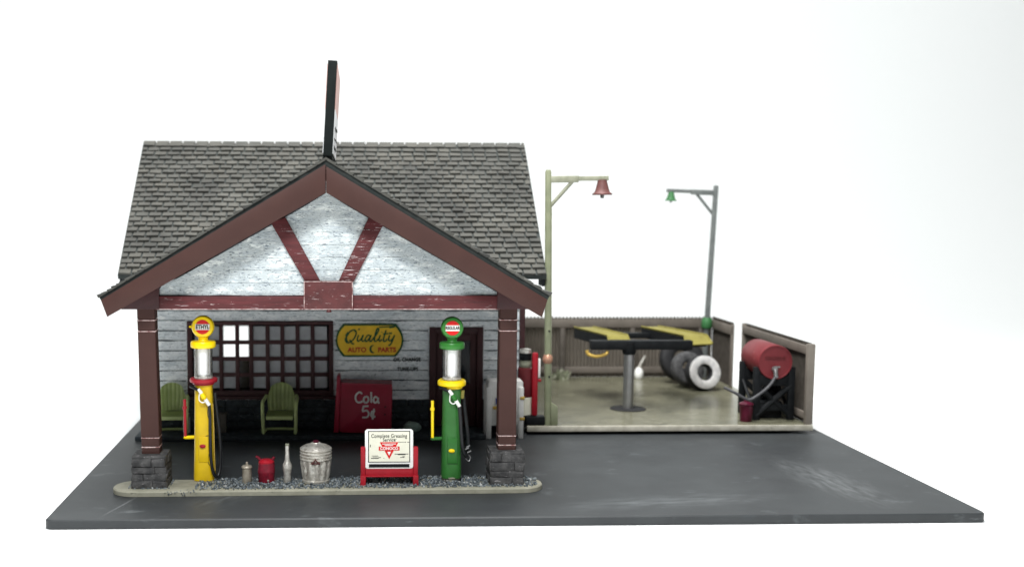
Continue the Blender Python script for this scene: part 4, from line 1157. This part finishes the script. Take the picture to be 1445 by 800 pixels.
# vehicle lift
T = empty('vehicle_lift', (6.91, 7.0, .2), 'raised vehicle lift with two yellow ramps on one grey column', 'vehicle lift')
mb = MB(); mb.lathe([(.42,0),(.44,.012),(.42,.022),(.16,.024)], (6.91, 7.0, .2), n=36); mb.build('floor_plate', M['tyre'], T)
mb = MB(); mb.lathe([(.13,.02),(.125,1.38)], (6.91, 7.0, .2), n=28); mb.build('column', M['steel'], T)
mb = MB(); mb.lathe([(.15,1.36),(.17,1.42),(.17,1.66)], (6.91, 7.0, .2), n=24)
mb.box(5.95, 8.45, 6.86, 7.16, 1.68, 1.90, .015)
mb.box(6.75, 7.08, 7.161, 9.2, 1.70, 1.86, .01)
mb.box(6.15, 8.2, 8.95, 9.15, 1.72, 1.86, .012)
mb.build('carriage', M['black'], T)
def ramp_poly(bl, br, fl, fr, nl, nr):
    def slab(name, top, th, m, par):
        mb = MB(); top = [Vector(p) for p in top]; bot = [p - Vector((0,0,th)) for p in top]
        t4 = [mb.bm.verts.new(p) for p in top]; b4 = [mb.bm.verts.new(p) for p in bot]
        mb.bm.faces.new(t4); mb.bm.faces.new(b4[::-1])
        for i in range(4):
            j = (i+1) % 4; mb.bm.faces.new((t4[j], t4[i], b4[i], b4[j]))
        return mb.build(name, m, par)
    rail = slab('ramp_rail', [(*p, 1.945) for p in (bl, br, fr, fl)], .25, M['black'], T)
    mb = MB()
    z1 = 1.98
    rows = [[(*bl, z1), (*br, z1)], [(*fl, z1), (*fr, z1)], [(*nl, 1.80), (*nr, 1.80)]]
    tv = [[mb.bm.verts.new(p) for p in r] for r in rows]
    bv = [[mb.bm.verts.new((p[0], p[1]+.02, p[2]-.032)) for p in r] for r in rows]
    for a, b in zip(tv, tv[1:]): mb.bm.faces.new((a[0], a[1], b[1], b[0]))
    for a, b in zip(bv, bv[1:]): mb.bm.faces.new((a[0], b[0], b[1], a[1]))
    for q in (0, 1):
        for i in (0, 1): mb.bm.faces.new((tv[i][q], tv[i+1][q], bv[i+1][q], bv[i][q]))
    for i in (0, 2): mb.bm.faces.new((tv[i][0], tv[i][1], bv[i][1], bv[i][0]))
    for q, pts in ((0, (bl, fl, nl)), (1, (br, fr, nr))):
        mb.tube([(pts[0][0], pts[0][1], z1+.01), (pts[1][0], pts[1][1], z1+.012), (pts[2][0], pts[2][1], 1.81)], .020, 8)
    mb.build('ramp', M['yellow_rail'], T)
ramp_poly((5.98,9.30), (6.50,9.40), (6.43,7.28), (6.95,7.40), (6.40,6.98), (6.97,7.10))
ramp_poly((7.80,9.42), (8.28,9.52), (8.33,7.24), (8.94,7.40), (8.28,6.92), (9.00,7.08))
mb = MB(); mb.tube(spline([(5.86,7.0,1.66),(5.90,6.98,1.56),(6.10,6.95,1.51),(6.32,6.98,1.56),(6.38,7.0,1.64)], 6), .045, 10); mb.build('wheel_stop', M['gold'], T)

# tyres
def tyre(loc, rot, label, Rr, w, wall):
    T = empty('car_tyre', loc, label, 'tyre', rot=rot, group='tyres leaning in the yard corner')
    mb = MB()
    k = Rr
    n = 48; m_ = 16
    rings = []
    for i in range(n):
        a = 2*math.pi*i/n; ring = []
        for j in range(m_):
            b = 2*math.pi*j/m_
            cr, cz = math.cos(b), math.sin(b)
            pr = k*.70 + k*.30*math.copysign(abs(cr)**.75, cr); pz = w/2*math.copysign(abs(cz)**.6, cz)
            if cr > .8: pr *= 1 + .012*math.sin(a*24)
            ring.append(mb.bm.verts.new((pr*math.cos(a), pz, pr*math.sin(a))))
        rings.append(ring)
    for i in range(n):
        for j in range(m_):
            i2, j2 = (i+1) % n, (j+1) % m_
            mb.bm.faces.new((rings[i][j], rings[i2][j], rings[i2][j2], rings[i][j2]))
    mb.build('tread', M['tyre'] if wall != 'grey' else M['tyre_grey'], T, local=True)
    if wall == 'white':
        mb = MB()
        MX = Matrix.Rotation(R(90), 4, 'X')
        pr = [(.46,.0),(.50,.035),(.60,.052),(.74,.055),(.86,.04),(.92,.01)]
        rr = []
        for (q, h) in pr:
            rr.append([mb.bm.verts.new((k*q*math.cos(2*math.pi*i/48), -w/2-.004-h*.45, k*q*math.sin(2*math.pi*i/48))) for i in range(48)])
        for a, b in zip(rr, rr[1:]):
            for i in range(48):
                j = (i+1) % 48; mb.bm.faces.new((a[i], a[j], b[j], b[i]))
        bmesh.ops.solidify(mb.bm, geom=list(mb.bm.faces), thickness=.02)
        mb.build('whitewall', M['whitewall'], T, local=True)
    return T
tyre((9.62, 9.9, .675), (R(-14), 0, R(10)), 'whitewall tyre leaning at the front of the tyre pile', .49, .30, 'white')
tyre((9.36, 10.45, .70), (R(-18), 0, R(18)), 'dusty grey tyre right behind the whitewall tyre', .49, .30, 'grey')
tyre((9.42, 11.25, .86), (R(-16), 0, R(6)), 'large dark tyre at the back of the pile against the fence', .64, .34, 'dark')

# red tank on its stand
TX, TZ = 9.965, 1.57
T = empty('fuel_tank', (TX, 5.9, .2), 'dull red cylindrical fuel tank on a black braced stand in the yard corner', 'fuel tank')
MXr = Matrix.Rotation(R(90), 4, 'X')
mb = MB(); mb.lathe([(.30,-1.32),(.385,-1.30),(.405,-1.26),(.405,-.02),(.395,.0),(.37,.0),(.365,-.012),(.10,-.015)], (TX, 5.35, TZ), n=48, M=MXr @ Matrix.Diagonal((1,1,1,1))); tk = mb.build('tank', M['red_tank'], T)
text('lettering', 'KEROSENE', .105, (TX-.01, 5.358, TZ+.10), M['ink_soft'], tk, bold=.003, sx=.95)
mb = MB(); mb.lathe([(.07,0),(.07,.05),(.05,.09)], (TX-.02, 5.36, TZ-.16), n=16, M=MXr); mb.tube([(TX-.02,5.28,TZ-.16),(TX-.02,5.24,TZ-.30),(TX+.0,5.24,TZ-.34)], .05, 10); mb.tube([(TX-.07,5.27,TZ-.10),(TX+.08,5.27,TZ-.10)], .022, 8); mb.build('tap', M['steel'], T)
mb = MB(); mb.tube(spline([(TX-.02,5.24,TZ-.30),(TX-.20,5.15,TZ-.52),(9.46,5.1,.82),(9.25,5.1,.74),(8.95,5.15,.90),(8.80,5.4,.97)], 6), .035, 8); mb.build('hose', M['pipe'], T)
for sx in (-.40, .42):
    for yy in (5.45, 6.45):
        mb = MB(); mb.box(TX+sx-.075, TX+sx+.075, yy-.06, yy+.06, .2, TZ-.12, .008); mb.build('leg', M['black'], T)
mb = MB()
for yy in (5.45, 6.45):
    mb.box(TX-.45, TX+.47, yy-.055, yy+.055, TZ-.56, TZ-.30, .008); mb.box(TX-.40, TX+.42, yy-.03, yy+.03, .42, .56, .008)
    mb.tube([(TX-.40,yy,.30),(TX+.42,yy,TZ-.55)], .07, 8); mb.tube([(TX+.42,yy+.01,.30),(TX-.40,yy+.01,TZ-.55)], .07, 8)
for sx in (-.40, .42): mb.tube([(TX+sx,5.5,.35),(TX+sx,6.4,1.0)], .04, 8)
mb.build('stand_braces', M['black'], T)
mb = MB(); mb.box(TX-.28, TX+.30, 5.60, 6.35, .21, .62, .05); mb.lathe([(.16,.62),(.17,.66),(.17,.85),(.10,.92)], (TX+.12, 5.95, 0), n=20)
mb.lathe([(.10,.62),(.11,.80),(.05,.86)], (TX-.14, 5.85, 0), n=16); mb.build('dark_filler', M['black'], T)  # black mass added to make the stand look denser and darker
T = empty('oil_pail', (9.29, 5.3, .2), 'dark cherry red pail at the foot of the red tank stand', 'pail')
mb = MB(); mb.lathe([(.13,0),(.135,.01),(.155,.36),(.165,.37),(.15,.385)], n=24); mb.build('body', M['magenta'], T, local=True)
mb = MB(); mb.lathe([(.168,.385),(.17,.41),(.13,.44),(.06,.46),(.05,.50),(.03,.51)], n=24); mb.build('lid', M['magenta'], T, local=True)

# bits along the fence
mb = MB()
for k in range(70):
    a = rnd.uniform(0, 6.28); rr_ = rnd.random()*.30
    bx, by = 6.1 + rr_*math.cos(a), 12.0 + .18*rnd.uniform(-1, 1)
    h = rnd.uniform(.06, .34)*(1-rr_*1.5); t = Vector((rnd.uniform(-.12,.12), rnd.uniform(-.08,.08), h)); w_ = rnd.uniform(.015,.04)
    b0 = Vector((bx, by, .2))
    mb.bm.faces.new([mb.bm.verts.new(p) for p in (b0+Vector((-w_,0,0)), b0+Vector((w_,.01,0)), b0+t+Vector((w_*.7,0,0)), b0+t+Vector((-w_*.4,0,.04)))])
tag(mb.build('weed_clump', M['weed'], base=(6.1, 12.0, .2), smooth=False), 'dusty pale weed clump at the fence foot left of the lift', 'weed')
T = empty('oil_jug', (8.42, 12.1, .2), 'small white jug with slanted spout at the fence foot behind the lift', 'jug')
mb = MB(); mb.lathe([(.10,0),(.13,.05),(.12,.22),(.06,.32)], n=20); mb.build('body', M['white'], T, local=True)
mb = MB(); mb.tube([(0,0,.30),(.08,0,.48),(.17,0,.66)], [.055,.04,.025], 10); mb.build('spout', M['silver'], T, local=True)

# ------------------------------------------------------------------ light, world, camera
def area(name, loc, target, sx, sy, power, colr=(1,1,1)):
    l = bpy.data.lights.new(name, 'AREA'); l.shape = 'RECTANGLE'; l.size = sx; l.size_y = sy; l.energy = power; l.color = colr
    o = bpy.data.objects.new(name, l); col.objects.link(o); o.location = loc
    o.rotation_euler = (Vector(target)-Vector(loc)).to_track_quat('-Z', 'Y').to_euler()
    return o
area('overhead_softbox', (1, 2, 24), (1, 3, 0), 15, 12, 13500, (1, .995, .985))
area('front_softbox', (-2, -22, 24), (0, -1, 1), 9, 6, 10500, (.97, .99, 1))
area('backdrop_fill_lamp', (4, 26, 30), (4, 52, 4), 100, 6, 11500, (.97, 1, .99))  # added lamp that only whitens the backdrop
w = bpy.data.worlds.new('World'); scene.world = w; w.use_nodes = True
w.node_tree.nodes['Background'].inputs['Color'].default_value = (.96, .985, 1, 1)
w.node_tree.nodes['Background'].inputs['Strength'].default_value = .22

cam = bpy.data.cameras.new('Camera'); co = bpy.data.objects.new('Camera', cam); col.objects.link(co)
cam.sensor_width = 36; cam.lens = 36*1700/1445; cam.sensor_fit = 'HORIZONTAL'
cam.shift_x = .11176; cam.shift_y = .04286
cam.clip_start = .1; cam.clip_end = 400
co.matrix_world = Matrix.Translation((0, -22.08, 5.28)) @ Matrix.Rotation(R(-2.4), 4, 'Z') @ Matrix.Rotation(R(84), 4, 'X') @ Matrix.Rotation(.0036, 4, 'Z')
cam.dof.use_dof = True; cam.dof.focus_distance = 22.6; cam.dof.aperture_fstop = cam.lens/1000/.15
scene.camera = co
scene.view_settings.view_transform = 'Standard'; scene.view_settings.look = 'None'
scene.view_settings.exposure = 0; scene.view_settings.gamma = 1
scene.cycles.max_bounces = 8; scene.cycles.transparent_max_bounces = 12
scene.cycles.use_denoising = True
